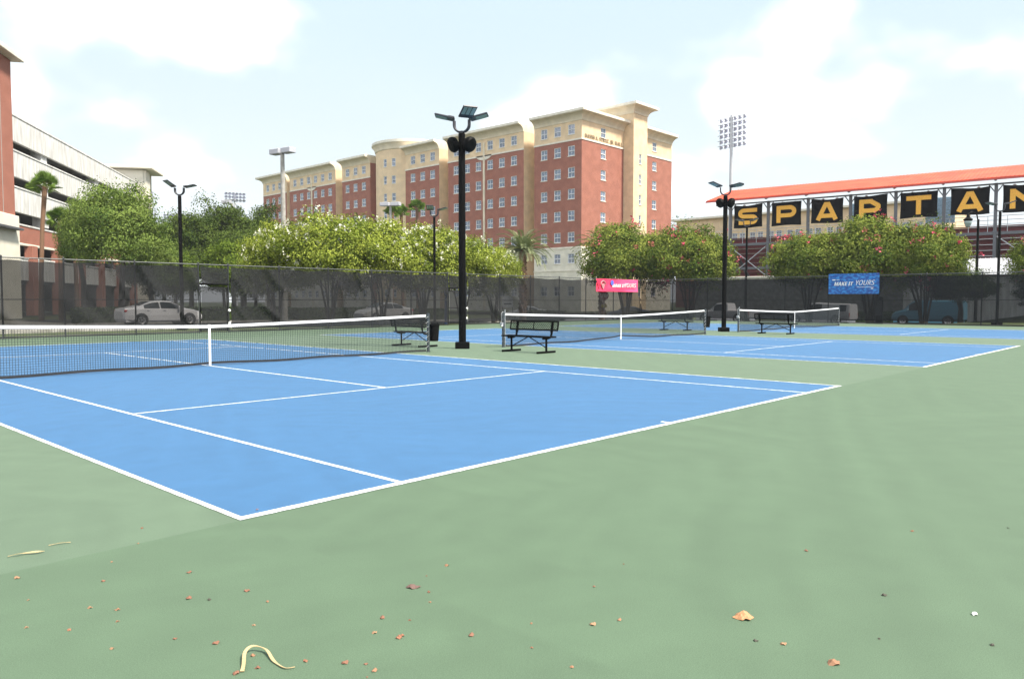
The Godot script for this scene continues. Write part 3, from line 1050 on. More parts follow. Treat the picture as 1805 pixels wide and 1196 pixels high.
func window_meshes(w: float, h: float) -> Dictionary:
	var key := "%.2f_%.2f" % [w, h]
	if win.has(key):
		return win[key]
	var d := {}
	var f := MB.new()
	var t := 0.07
	f.cbox(Vector3(-w / 2 + t / 2, 0, -0.09), Vector3(t, h, 0.1), 0.01)
	f.cbox(Vector3(w / 2 - t / 2, 0, -0.09), Vector3(t, h, 0.1), 0.01)
	f.cbox(Vector3(0, h / 2 - t / 2, -0.09), Vector3(w - t * 2, t, 0.1), 0.01)
	f.cbox(Vector3(0, -h / 2 + t / 2, -0.09), Vector3(w - t * 2, t, 0.1), 0.01)
	f.cbox(Vector3(0, 0.0, -0.078), Vector3(w - t * 2, 0.075, 0.08), 0.01)
	if w > 0.8:
		f.box(Vector3(0, h * 0.25, -0.1), Vector3(0.028, h * 0.5 - 0.1, 0.03))
		f.box(Vector3(0, -h * 0.25, -0.1), Vector3(0.028, h * 0.5 - 0.1, 0.03))
	d.frame = f.build()
	var s := MB.new()
	s.cbox(Vector3(0, -h / 2 - 0.045, 0.02), Vector3(w + 0.14, 0.09, 0.12), 0.012)
	d.sill = s.build()
	var p := MB.new()
	p.box(Vector3(0, h * 0.25 - 0.01, -0.125), Vector3(w - t * 2, h * 0.5 - 0.1, 0.008))
	p.box(Vector3(0, -h * 0.25 + 0.01, -0.125), Vector3(w - t * 2, h * 0.5 - 0.1, 0.008))
	d.pane = p.build()
	for k in 3:
		var bl := MB.new()
		var low: float = [-h / 2 + 0.02, -h * 0.18, h * 0.12][k]
		var n := maxi(3, int((h / 2 - low) / 0.16))
		for i in n:
			var y := lerpf(low, h / 2, (i + 0.5) / n)
			bl.box(Vector3(0, y, -0.2), Vector3(w - 0.1, (h / 2 - low) / n * 0.94, 0.012), Basis(Vector3.RIGHT, 0.12))
		d["blind%d" % k] = bl.build()
	var rm := MB.new()
	# a real room behind the window: side walls, floor, ceiling and back wall
	var zb := -2.6
	var zf := -0.3
	for sg in [-1.0, 1.0]:
		rm.quad(Vector3(sg * w / 2, -h / 2, zf), Vector3(sg * w / 2, h / 2, zf), Vector3(sg * w / 2, h / 2, zb), Vector3(sg * w / 2, -h / 2, zb), Vector3(-sg, 0, 0))
		rm.quad(Vector3(-w / 2, sg * h / 2, zf), Vector3(w / 2, sg * h / 2, zf), Vector3(w / 2, sg * h / 2, zb), Vector3(-w / 2, sg * h / 2, zb), Vector3(0, -sg, 0))
	rm.quad(Vector3(-w / 2, -h / 2, zb), Vector3(w / 2, -h / 2, zb), Vector3(w / 2, h / 2, zb), Vector3(-w / 2, h / 2, zb), Vector3(0, 0, 1))
	d.room = rm.build()
	win[key] = d
	return d

func add_window(parent: Node, ctr: Vector3, r: Vector3, w: float, h: float) -> void:
	var d := window_meshes(w, h)
	var o := Node3D.new()
	o.name = "window"
	parent.add_child(o, true)
	# r must be the right hand direction seen from outside
	o.transform = Transform3D(Basis(r, Vector3.UP, r.cross(Vector3.UP)), ctr)
	part("frame", d.frame, mats.white, o)
	part("sill", d.sill, mats.cap, o)
	part("pane", d.pane, mats.glass, o)
	part("room", d.room, mats.room, o)
	var k := rng.randi() % 10
	if k < 9:
		part("blind", d["blind%d" % (0 if k < 5 else 1 if k < 8 else 2)], mats.blind, o)

const ROWS := [25.93, 22.9, 19.85, 16.8, 13.72, 10.66, 7.6, 2.9]

func facade(b: Node, o: Vector3, r: Vector3, w: float, cols: Array, ww: float, brick := true) -> void:
	# o: ground level left end seen from outside; cream base, brick body, beige frieze
	var out := r.cross(Vector3.UP)
	var spans := [[0.0, 9.15, mats.cream], [9.15, 24.4, mats.brick if brick else mats.beige], [24.4, 27.0, mats.beige]]
	var hh := 1.42
	for s in spans:
		var holes := []
		for y in ROWS:
			if y > s[0] and y < s[1]:
				for x in cols:
					holes.append([x - ww / 2, y - hh / 2 - s[0], x + ww / 2, y + hh / 2 - s[0]])
		var m := MB.new()
		wall(m, o + Vector3.UP * s[0], r, w, s[1] - s[0], holes, out)
		part("wall", m.build(), s[2], b)
	for y in ROWS:
		for x in cols:
			add_window(b, o + r * x + Vector3.UP * y, r, ww, hh)
	for q in [[24.4, 0.22], [9.15, 0.25], [5.87, 0.18]]:
		var m := MB.new()
		m.box(o + r * w * 0.5 + Vector3.UP * q[0] + out * 0.03, Vector3(w + 0.06, q[1], 0.12), Basis(r, Vector3.UP, out))
		part("band", m.build(), mats.cap, b)

func cove(b: Node, u0: float, u1: float, v0: float, v1: float, flags: Array, lift := 0.0) -> void:
	# flags: overhang on the -u, -v, +u, +v sides
	var prof := [[0.0, 27.0], [0.10, 27.03], [0.10, 27.2], [0.18, 27.4], [0.38, 27.66], [0.72, 27.88], [1.1, 27.98], [1.1, 28.06], [1.25, 28.06], [1.25, 28.42]]
	var m := MB.new()
	var cap := MB.new()
	for i in prof.size():
		prof[i][1] += lift
	var ring := func(e: float, y: float) -> Array:
		return [P(u0 - e * flags[0], v0 - e * flags[1], y), P(u1 + e * flags[2], v0 - e * flags[1], y), P(u1 + e * flags[2], v1 + e * flags[3], y), P(u0 - e * flags[0], v1 + e * flags[3], y)]
	var outs := [Vector3(0, 0, 1), Vector3(1, 0, 0), Vector3(0, 0, -1), Vector3(-1, 0, 0)]
	for i in prof.size() - 1:
		var a: Array = ring.call(prof[i][0], prof[i][1])
		var c: Array = ring.call(prof[i + 1][0], prof[i + 1][1])
		for k in 4:
			var t := cap if i >= 7 else m
			var l := (k + 1) % 4
			if a[k].distance_to(c[k]) + a[l].distance_to(c[l]) > 0.001:
				t.quad(a[k], a[l], c[l], c[k], outs[k] * 2.0 - Vector3.UP)
	var t: Array = ring.call(1.25, prof[9][1])
	cap.quad(t[0], t[1], t[2], t[3], Vector3.UP)
	var c := part("cornice", m.build(), mats.cornice, b)
	part("cap", cap.build(), mats.cap, c)

func side_wall(b: Node, u0: float, u1: float, v: float, dir: float, m: Material) -> void:
	var mb := MB.new()
	mb.quad(P(u0, v, 0), P(u1, v, 0), P(u1, v, 27.0), P(u0, v, 27.0), Vector3(0, 0, -dir))
	part("wall", mb.build(), m, b)

func make_hall() -> void:
	var b := thing("residence_hall", "eight-storey red brick and beige residence hall with flared cornices", "building", Vector3.ZERO)
	var uf := 84.2
	var north := Vector3(0, 0, 1)   # right hand direction of the long front seen from the courts
	var core := MB.new()
	core.box(P(97.0, 106.2, 13.4), Vector3(19.0, 26.8, 86.0))
	part("core", core.build(), mats.beige, b)
	# blocks along the long front: v range, window columns
	var blocks := [
		[62.2, 71.1, [69.18, 66.63, 64.07], -1.0, [1, 1, 0, 0]],
		[73.2, 90.1, [88.15, 85.55, 82.95, 80.35, 77.8, 75.25], 81.65, [1, 0, 0, 0]],
		[92.3, 101.2, [99.16, 96.58, 94.0], -1.0, [1, 0, 0, 0]],
		[111.4, 120.3, [118.57, 116.0, 113.4], -1.0, [1, 0, 0, 0]],
		[122.5, 139.2, [137.19, 134.6, 132.05, 129.55, 127.0, 124.4], 130.85, [1, 0, 0, 0]],
		[140.4, 150.0, [148.13, 145.66, 143.2], -1.0, [1, 0, 0, 1]]]
	for q in blocks:
		var w: float = q[1] - q[0]
		var cols := []
		for v in q[2]:
			cols.append(q[1] - v)
		facade(b, P(uf, q[1]), north, w, cols, 1.22)
		side_wall(b, uf, uf + 6.0, q[1], 1.0, mats.beige)
		if q[0] > 63.0:
			side_wall(b, uf, uf + 6.0, q[0], -1.0, mats.brick if q[0] == 111.4 else mats.beige)
		cove(b, uf, uf + (24.1 if q[0] < 63.0 else 7.0), q[0], q[1], q[4])
		if q[3] > 0.0:
			var m := MB.new()
			m.box(P(uf - 0.06, q[3], 13.3), Vector3(0.12, 26.4, 0.38))
			part("pilaster", m.build(), mats.cornice, b)
			m = MB.new()
			for k in 12:
				var a0 := PI + PI * k / 12.0
				var a1 := PI + PI * (k + 1) / 12.0
				m.flat(P(uf - 0.09, q[3], 24.5), P(uf - 0.09, q[3] + cos(a0) * 1.7, 24.5 + sin(a0) * 0.75), P(uf - 0.09, q[3] + cos(a1) * 1.7, 24.5 + sin(a1) * 0.75), Vector3(-1, 0, 0))
				m.quad(P(uf - 0.09, q[3] + cos(a0) * 1.7, 24.5 + sin(a0) * 0.75), P(uf - 0.09, q[3] + cos(a1) * 1.7, 24.5 + sin(a1) * 0.75), P(uf, q[3] + cos(a1) * 1.7, 24.5 + sin(a1) * 0.75), P(uf, q[3] + cos(a0) * 1.7, 24.5 + sin(a0) * 0.75), Vector3.DOWN)
			part("shield", m.build(), mats.cap, b)
	# end front towards the courts
	facade(b, P(uf, 62.2), Vector3.RIGHT, 24.1, [5.16, 18.9], 1.22)
	var m2 := MB.new()
	m2.quad(P(108.3, 62.2, 0), P(108.3, 80, 0), P(108.3, 80, 28.2), P(108.3, 62.2, 28.2), Vector3.RIGHT)
	part("wall", m2.build(), mats.brick, b)
	# stair tower on the end front
	var tw := MB.new()
	var holes := []
	for y in ROWS:
		if y < 24.0:
			holes.append([1.55, y - 0.75, 2.15, y + 0.75])
			add_window(b, P(94.5 + 1.85, 60.4, y), Vector3.RIGHT, 0.6, 1.5)
	wall(tw, P(94.5, 60.4), Vector3.RIGHT, 3.7, 29.6, holes, Vector3(0, 0, 1))
	tw.quad(P(94.5, 60.4), P(94.5, 66), P(94.5, 66, 29.6), P(94.5, 60.4, 29.6), Vector3.LEFT)
	tw.quad(P(98.2, 60.4), P(98.2, 66), P(98.2, 66, 29.6), P(98.2, 60.4, 29.6), Vector3.RIGHT)
	part("stair_tower", tw.build(), mats.beige, b)
	cove(b, 94.5, 98.2, 60.4, 66.0, [1, 1, 1, 1], 2.45)
	words("DAVID A. STRAZ, JR. HALL", mats.letter, b, "lettering", 0.80, P(89.45, 62.11, 24.88), Basis(), true, 0.0, 0.87, 700)
	# rounded stair tower
	var cu := 89.0
	var cv := 105.4
	var R := 6.4
	var body := MB.new()
	var n := 22
	for k in n:
		var a0 := deg_to_rad(lerpf(175.0, 365.0, float(k) / n))
		var a1 := deg_to_rad(lerpf(175.0, 365.0, float(k + 1) / n))
		var p0 := P(cu + sin(a0) * R, cv + cos(a0) * R)
		var p1 := P(cu + sin(a1) * R, cv + cos(a1) * R)
		# seen from outside the right hand end has the smaller v
		var r := (p0 - p1).normalized()
		var out := r.cross(Vector3.UP)
		if out.dot(P(sin((a0 + a1) / 2), cos((a0 + a1) / 2))) < 0.0:
			print("tower turned")
		var hs := []
		var seg := p0.distance_to(p1)
		if k == 10 or k == 8:
			for y in ROWS:
				hs.append([seg / 2 - 0.4, y - 0.7, seg / 2 + 0.4, y + 0.7])
				add_window(b, (p0 + p1) * 0.5 + Vector3.UP * y, r, 0.8, 1.4)
		wall(body, p1, r, seg, 29.0, hs, out)
	part("round_tower", body.build(), mats.beige, b)
	var rim := MB.new()
	rim.lathe([Vector2(R, 28.2), Vector2(R + 0.15, 28.3), Vector2(R + 0.25, 28.7), Vector2(R + 0.45, 29.1), Vector2(R + 0.6, 29.25), Vector2(R + 0.6, 29.35)], P(cu, cv), Vector3.UP, 48)
	var rc := part("cornice", rim.build(), mats.cornice, b)
	rim = MB.new()
	rim.lathe([Vector2(R + 0.6, 29.35), Vector2(R + 0.75, 29.35), Vector2(R + 0.75, 29.8), Vector2(0.0, 29.9)], P(cu, cv), Vector3.UP, 48)
	part("cap", rim.build(), mats.cap, rc)


# ---------------------------------------------------------------- parking garage
func make_garage() -> void:
	var d := heading(35.3)
	var out := d.cross(Vector3.UP)
	var o := P(17.35, 74.09)
	var bs := Basis(d, Vector3.UP, out)
	var g := thing("parking_garage", "five-level pale concrete parking garage with dark open decks", "building", o)
	var bands := [[15.73, 17.97, mats.precast], [12.6, 14.85, mats.precast], [9.47, 11.62, mats.precast], [6.75, 8.32, mats.brick], [3.35, 5.32, mats.precast]]
	var s0 := -14.0
	var s1 := 41.5
	for q in bands:
		var b := MB.new()
		# spandrel panels with open joints
		var x := s0
		while x < s1:
			var e := minf(x + 8.1, s1)
			var m := MB.new()
			m.cbox(d * (x + e) * 0.5 + Vector3.UP * (q[0] + q[1]) * 0.5 - out * 0.15, Vector3(e - x - 0.03, q[1] - q[0], 0.3), 0.02, bs)
			part("spandrel", m.build(), q[2], g)
			x = e
		b = MB.new()
		b.box(d * (s0 + s1) * 0.5 + Vector3.UP * (q[0] + 0.65) - out * 9.3, Vector3(s1 - s0, 0.4, 18.0), bs)
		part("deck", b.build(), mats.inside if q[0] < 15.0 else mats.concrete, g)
		b = MB.new()
		b.cbox(d * (s0 + s1) * 0.5 + Vector3.UP * (q[1] + 0.08) - out * 0.14, Vector3(s1 - s0, 0.16, 0.4), 0.02, bs)
		part("coping", b.build(), mats.precast, g)
		if q[2] == mats.brick:
			b = MB.new()
			b.cbox(d * (s0 + s1) * 0.5 + Vector3.UP * (q[0] - 0.1) - out * 0.14, Vector3(s1 - s0, 0.2, 0.4), 0.02, bs)
			part("lintel", b.build(), mats.cap, g)
	for s in [8.4, 24.5, 40.6, -8.0]:
		var b := MB.new()
		b.cbox(d * s + Vector3.UP * 12.5 - out * 0.72, Vector3(1.5, 7.6, 1.0), 0.03, bs)
		part("column", b.build(), mats.precast, g)
	for s in [3.9, 10.3, 17.2, 24.0, 31.0, 38.0, -3.0]:
		var b := MB.new()
		b.cbox(d * s + Vector3.UP * 3.35 + out * 0.02, Vector3(1.25, 6.5, 0.7), 0.02, bs)
		part("pier", b.build(), mats.brick, g)
	var k := MB.new()
	k.box(d * (s0 + s1) * 0.5 + Vector3.UP * 8.8 - out * 18.6, Vector3(s1 - s0, 17.6, 0.4), bs)
	k.box(d * s0 + Vector3.UP * 8.8 - out * 9.5, Vector3(0.4, 17.6, 18.4), bs)
	k.box(d * s1 + Vector3.UP * 8.8 - out * 9.5, Vector3(0.4, 17.6, 18.4), bs)
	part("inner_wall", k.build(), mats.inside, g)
	# brick stair tower at the left edge
	var t := thing("stair_tower", "red brick stair tower with cream base and flat roof at the left edge", "building", o)
	k = MB.new()
	k.cbox(d * -12.0 + Vector3.UP * 14.6 - out * 1.2, Vector3(12.0, 12.6, 7.6), 0.03, bs)
	part("wall", k.build(), mats.brick, t)
	k = MB.new()
	k.cbox(d * -12.0 + Vector3.UP * 4.2 - out * 1.2, Vector3(12.4, 8.4, 8.0), 0.04, bs)
	part("base", k.build(), mats.cream, t)
	k = MB.new()
	k.cbox(d * -12.0 + Vector3.UP * 7.25 + out * 2.95, Vector3(11.0, 0.18, 0.9), 0.02, bs)
	part("canopy", k.build(), mats.steel, t)
	k = MB.new()
	k.cbox(d * -12.0 + Vector3.UP * 21.1 - out * 1.2, Vector3(13.2, 0.4, 9.2), 0.05, bs)
	part("roof", k.build(), mats.cap, t)
	k = MB.new()
	k.box(d * -8.2 + Vector3.UP * 14.6 + out * 2.6, Vector3(0.05, 12.5, 0.06), bs)
	part("joint", k.build(), mats.inside, t)
	# far stair tower
	t = thing("stair_tower", "cream stair tower with flat roof at the far end of the parking garage", "building", o + d * 43.2)
	k = MB.new()
	k.cbox(Vector3.UP * 9.9 - out * 4.0, Vector3(5.2, 19.8, 0.4), 0.03, bs)
	k.cbox(d * -2.4 + Vector3.UP * 9.9 - out * 1.6, Vector3(0.4, 19.8, 5.2), 0.03, bs)
	k.cbox(d * 2.9 + Vector3.UP * 9.9 - out * 1.6, Vector3(0.6, 19.8, 4.6), 0.03, bs)
	k.cbox(d * -1.4 + Vector3.UP * 9.9 + out * 1.1, Vector3(2.2, 19.8, 0.4), 0.03, bs)
	part("wall", k.build(), mats.cream, t)
	k = MB.new()
	for y in [3.4, 6.6, 9.8, 13.0, 16.2]:
		k.box(d * 1.4 + Vector3.UP * y - out * 1.4, Vector3(2.6, 0.25, 4.6), bs)
	part("landing", k.build(), mats.precast, t)
	k = MB.new()
	for y in [13.2, 16.4]:
		k.tube([Vector3.UP * (y + 1.0) + d * -0.2 + out * 1.0, Vector3.UP * (y + 1.0) + d * 2.7 + out * 1.0], [0.03], 6)
		for i in 9:
			k.tube([Vector3.UP * y + d * (i * 0.35 - 0.2) + out * 1.0, Vector3.UP * (y + 1.0) + d * (i * 0.35 - 0.2) + out * 1.0], [0.018], 4)
	part("railing", k.build(), mats.steel, t)
	k = MB.new()
	k.cbox(Vector3.UP * 20.1 - out * 1.2, Vector3(7.2, 0.4, 7.0), 0.05, bs)
	part("roof", k.build(), mats.cap, t)


# ---------------------------------------------------------------- stadium stand
func chain(line: Array, arc: Array) -> Array:
	var out := [line]
	var last := []
	for k in 11:
		var a := deg_to_rad(lerpf(arc[4], arc[5], k / 10.0))
		var p := [arc[0] + cos(a) * arc[2], arc[1] + sin(a) * arc[3]]
		if k > 0:
			out.append([last, p])
		last = p
	return out

func strokes_of(ch: String) -> Array:
	match ch:
		"S": return chain([[0.95, 0.87], [0.3, 0.87]], [0.3, 0.69, 0.19, 0.18, 90.0, 270.0]) + chain([[0.3, 0.51], [0.7, 0.49]], [0.7, 0.31, 0.19, 0.18, 90.0, -90.0]) + [[[0.7, 0.13], [0.05, 0.13]]]
		"P": return [[[0.13, 0.0], [0.13, 0.98]]] + chain([[0.05, 0.88], [0.66, 0.88]], [0.66, 0.65, 0.22, 0.23, 90.0, -90.0]) + [[[0.66, 0.42], [0.1, 0.42]]]
		"R": return [[[0.13, 0.0], [0.13, 0.98]], [[0.05, 0.88], [0.6, 0.88]], [[0.5, 0.9], [0.86, 0.62]], [[0.84, 0.68], [0.84, 0.46]], [[0.86, 0.5], [0.62, 0.32]], [[0.7, 0.38], [0.1, 0.38]]]
		"A": return [[[0.1, 0.0], [0.47, 0.98]], [[0.9, 0.0], [0.53, 0.98]], [[0.24, 0.24], [0.76, 0.24]], [[0.4, 0.9], [0.6, 0.9]]]
		"T": return [[[0.03, 0.88], [0.97, 0.88]], [[0.5, 0.95], [0.5, 0.0]]]
		_: return [[[0.13, 0.0], [0.13, 0.98]], [[0.87, 0.0], [0.87, 0.98]], [[0.13, 0.9], [0.87, 0.08]]]

func make_stadium() -> void:
	var d := heading(-6.0)      # towards the far left end
	var to_c := Vector3.UP.cross(d)  # towards the courts
	var o := P(90.37, 42.47, -0.6)
	var st := thing("stadium_stand", "stadium stand with long orange metal roof and maroon seating seen from behind", "grandstand", o)
	var r := -d                  # right hand seen from the courts
	var bs := Basis(r, Vector3.UP, to_c)
	var n := 9
	var L := 4.88
	for k in n:
		var b := MB.new()
		b.cbox(r * L * k + Vector3.UP * 7.35, Vector3(0.32, 14.7, 0.32), 0.02, bs)
		part("column", b.build(), mats.steel, st)
		b = MB.new()
		b.tube([r * L * k + Vector3.UP * 14.9 + to_c * 1.1, r * L * k + Vector3.UP * 17.0 - to_c * 6.8], [0.14], 6)
		b.tube([r * L * k + Vector3.UP * 13.6, r * (L * k + 0.7) + Vector3.UP * 14.6], [0.06], 5)
		b.tube([r * L * k + Vector3.UP * 13.6, r * (L * k - 0.7) + Vector3.UP * 14.6], [0.06], 5)
		part("rafter", b.build(), mats.steel, st)
		b = MB.new()
		b.tube([r * L * k + Vector3.UP * 9.6 + to_c * 0.1, r * L * k + Vector3.UP * 1.2 - to_c * 14.0], [0.22], 6)
		part("raker", b.build(), mats.steel, st)
	for y in [14.6, 9.35, 6.3]:
		var b := MB.new()
		b.cbox(r * 19.0 + Vector3.UP * y - to_c * 0.0, Vector3(42.0, 0.34 if y < 14.0 else 0.16, 0.2), 0.02, bs)
		part("beam", b.build(), mats.steel, st)
	for k in n - 1:
		if k % 2 == 0:
			var b := MB.new()
			b.tube([r * (L * k + 0.2) + Vector3.UP * 5.4 + to_c * 0.2, r * (L * (k + 1) - 0.2) + Vector3.UP * 9.0 + to_c * 0.2], [0.06], 5)
			b.tube([r * (L * k + 0.2) + Vector3.UP * 9.0 + to_c * 0.28, r * (L * (k + 1) - 0.2) + Vector3.UP * 5.4 + to_c * 0.28], [0.06], 5)
			b.tube([r * (L * k + 0.2) + Vector3.UP * 2.0 + to_c * 0.2, r * (L * (k + 1) - 0.2) + Vector3.UP * 5.2 + to_c * 0.2], [0.06], 5)
			part("brace", b.build(), mats.galv, st)
		for f in [0.33, 0.66]:
			var b := MB.new()
			b.lathe([Vector2(0.0, 0.0), Vector2(0.24, 0.05), Vector2(0.2, 0.2), Vector2(0.05, 0.32), Vector2(0.0, 0.32)], r * L * (k + f) + Vector3.UP * 14.2 - to_c * 0.5, Vector3.UP, 10)
			part("roof_lamp", b.build(), mats.white, st)
	for k in 15:
		var b := MB.new()
		var q := r * 19.0 + Vector3.UP * (10.15 - 0.58 * k) - to_c * (0.5 + 0.9 * k)
		b.cbox(q, Vector3(42.5, 0.06, 0.86), 0.015, bs)
		b.cbox(q - Vector3.UP * 0.30 - to_c * 0.44, Vector3(42.5, 0.50, 0.05), 0.015, bs)
		part("seat_row", b.build(), mats.maroon, st)
	var rl := MB.new()
	for y in [10.3, 10.75, 11.2]:
		rl.tube([r * -2.0 + Vector3.UP * y, r * 40.5 + Vector3.UP * y], [0.035], 5)
	for k in 24:
		rl.tube([r * (-2.0 + k * 1.8) + Vector3.UP * 9.4, r * (-2.0 + k * 1.8) + Vector3.UP * 11.2], [0.035], 5)
	part("guard_rail", rl.build(), mats.galv, st)
	var rf := MB.new()
	var a := Vector3.UP * 15.05 + to_c * 1.5
	var c := Vector3.UP * 17.45 - to_c * 7.5
	var nrm := (c - a).cross(r).normalized()
	if nrm.y < 0:
		nrm = -nrm
	var slope := (c - a)
	rf.cbox((a + c) * 0.5 + r * 18.7, Vector3(43.0, 0.14, slope.length()), 0.01, Basis(r, nrm, r.cross(nrm)))
	var roof := part("roof", rf.build(), mats.orange, st)
	var rb := MB.new()
	for k in 108:
		rb.box((a + c) * 0.5 + r * (-2.6 + k * 0.4) + nrm * 0.078, Vector3(0.07, 0.05, slope.length() + 0.01), Basis(r, nrm, r.cross(nrm)))
	var ro := part("roof_rib", rb.build(), mats.orange, roof)
	ro.set_meta("kind", "stuff")
	rb = MB.new()
	rb.cbox(a + r * 18.7 - Vector3.UP * 0.12 + to_c * 0.04, Vector3(43.1, 0.16, 0.1), 0.01, bs)
	part("eave_gutter", rb.build(), mat(0.42, 0.06, 0.05, 0.6), roof)
	# letter banners hung between the columns
	var spans := [[0.58, 4.3], [5.45, 9.09], [10.24, 13.93], [15.08, 18.72], [20.04, 23.84], [25.07, 28.78], [29.92, 33.7]]
	var text := "SPARTAN"
	var where := ["leftmost of the row", "second from the left", "third from the left", "fourth from the left", "fifth from the left", "sixth from the left", "cut off at the right edge"]
	for i in 7:
		var w: float = spans[i][1] - spans[i][0]
		var org: Vector3 = o + r * spans[i][0] + Vector3.UP * 11.45 + to_c * 0.42
		var kind := text.substr(i, 1)
		var t := thing("letter_banner", "black banner with gold letter %s under stadium roof, %s" % [kind, where[i]], "banner", org, 0.0, "letter banners under the stadium roof")
		var b := MB.new()
		var nx := 12
		var ny := 10
		for x in nx:
			for y in ny:
				var p := []
				for e in [[x, y], [x + 1, y], [x + 1, y + 1], [x, y + 1]]:
					var s := float(e[0]) / nx
					var f := float(e[1]) / ny
					var sag := 0.13 * sin(PI * s) * (f if i % 2 == 0 else f * 0.7) + 0.05 * sin(i * 2.1 + s * 5.0)
					p.append(r * (s * w + 0.05 * sin(PI * f) * (1.0 - 2.0 * s)) + Vector3.UP * (f * 2.95 - sag) + to_c * 0.05 * sin(s * 8.0 + i))
				b.quad(p[0], p[1], p[2], p[3], to_c)
		part("cloth", b.build(), mats.banner_black, t)
		var lb := MB.new()
		var lw := w * 0.7
		var lh := 2.1
		var k := 0
		for sgm in strokes_of(kind):
			var p0: Vector3 = r * (w * 0.15 + sgm[0][0] * lw) + Vector3.UP * (0.42 + sgm[0][1] * lh - 0.06)
			var p1: Vector3 = r * (w * 0.15 + sgm[1][0] * lw) + Vector3.UP * (0.42 + sgm[1][1] * lh - 0.06)
			var ax := (p1 - p0).normalized()
			lb.box((p0 + p1) * 0.5 + to_c * (0.09 + 0.0015 * k), Vector3(p0.distance_to(p1) + (0.07 if p0.distance_to(p1) < 0.4 else 0.0), 0.5, 0.02), Basis(ax, to_c.cross(ax), to_c))
			k += 1
		part("letter", lb.build(), mats.gold, t)
		for e in [[0.0, 0.0, -0.4], [w, 0.0, 0.4], [0.0, 2.9, -0.4], [w, 2.9, 0.4]]:
			var tie := MB.new()
			tie.tube([r * e[0] + Vector3.UP * e[1], r * (e[0] + e[2]) + Vector3.UP * (e[1] + 0.15) - to_c * 0.25], [0.015], 4)
			part("tie", tie.build(), mats.galv, t)
	# low shed with pale ribbed roof in front of the stand
	var sh := thing("ticket_shed", "low shed with pale ribbed metal roof below the letter A and N banners", "building", o + r * 31.0 + to_c * 8.5)
	var b2 := MB.new()
	b2.cbox(Vector3.UP * 2.2, Vector3(17.0, 4.4, 6.0), 0.03, bs)
	part("wall", b2.build(), mats.precast, sh)
	b2 = MB.new()
	var e0 := Vector3.UP * 4.55 + to_c * 3.6
	var e1 := Vector3.UP * 6.4 - to_c * 3.4
	var sn := (e1 - e0).cross(r).normalized()
	if sn.y < 0:
		sn = -sn
	b2.box((e0 + e1) * 0.5, Vector3(18.0, 0.1, e0.distance_to(e1)), Basis(r, sn, r.cross(sn)))
	for k in 40:
		b2.box((e0 + e1) * 0.5 + r * (-8.8 + k * 0.45) + sn * 0.06, Vector3(0.06, 0.06, e0.distance_to(e1) - 0.02), Basis(r, sn, r.cross(sn)))
	part("roof", b2.build(), mats.galv, sh)
	var lw2 := thing("stadium_wall", "long pale low wall below the stadium stand", "wall", o + r * 10.0 + to_c * 4.0)
	b2 = MB.new()
	b2.cbox(Vector3.UP * 2.4, Vector3(26.0, 4.8, 0.4), 0.03, bs)
	part("panel", b2.build(), mat(0.24, 0.235, 0.23, 0.9, 0, mats.blot, 0.2), lw2)
	b2 = MB.new()
	b2.cbox(Vector3.UP * 4.95, Vector3(26.4, 0.3, 0.7), 0.03, bs)
	part("coping", b2.build(), mats.cap, lw2)
	# distant beige and brick building
	var fb := thing("distant_hall", "distant low beige and brick building behind the stadium", "building", P(150, 86))
	var north := Vector3(0, 0, 1)
	var cols := []
	for k in 13:
		cols.append(2.2 + k * 4.0)
		cols.append(3.9 + k * 4.0)
	for q in [[0.0, 11.4, mats.brick], [11.4, 13.4, mats.cream], [13.4, 19.4, mats.beige]]:
		var m := MB.new()
		var holes := []
		for y in [9.9, 15.2]:
			if y > q[0] and y < q[1]:
				for x in cols:
					holes.append([x - 0.6, y - 0.75 - q[0], x + 0.6, y + 0.75 - q[0]])
		wall(m, Vector3.UP * q[0], north, 54.0, q[1] - q[0], holes, Vector3.LEFT)
		part("wall", m.build(), q[2], fb)
	for y in [9.9, 15.2]:
		for x in cols:
			add_window(fb, north * x + Vector3.UP * y, north, 1.2, 1.5)
	b2 = MB.new()
	b2.box(Vector3(10, 19.6, 27), Vector3(22, 0.4, 56))
	part("roof", b2.build(), mats.cap, fb)
	b2 = MB.new()
	b2.quad(Vector3(0, 0, 54), Vector3(20, 0, 54), Vector3(20, 19.4, 54), Vector3(0, 19.4, 54), Vector3(0, 0, 1))
	b2.quad(Vector3(0, 0, 0), Vector3(20, 0, 0), Vector3(20, 19.4, 0), Vector3(0, 19.4, 0), Vector3(0, 0, -1))
	part("end_wall", b2.build(), mats.beige, fb)
	# pale blue scoreboard backs beyond the roof gap
	for q in [[10.2, 13.9, "pale blue scoreboard glimpsed above the third letter banner"], [19.7, 23.4, "pale blue scoreboard glimpsed above the letter T banner"]]:
		var pb := thing("scoreboard", q[2], "scoreboard", o + r * ((q[0] + q[1]) * 0.5 + 0.2) - to_c * 17.0)
		b2 = MB.new()
		b2.cbox(Vector3.UP * 13.9, Vector3(3.4, 3.4, 0.2), 0.03, bs)
		part("board", b2.build(), mat(0.25, 0.42, 0.55, 0.6, 0, mats.blot, 0.6), pb)
		b2 = MB.new()
		for x in [-1.4, 1.4]:
			b2.tube([r * x - to_c * 0.2, r * x - to_c * 0.2 + Vector3.UP * 15.0], [0.1], 6)
		part("leg", b2.build(), mats.steel, pb)


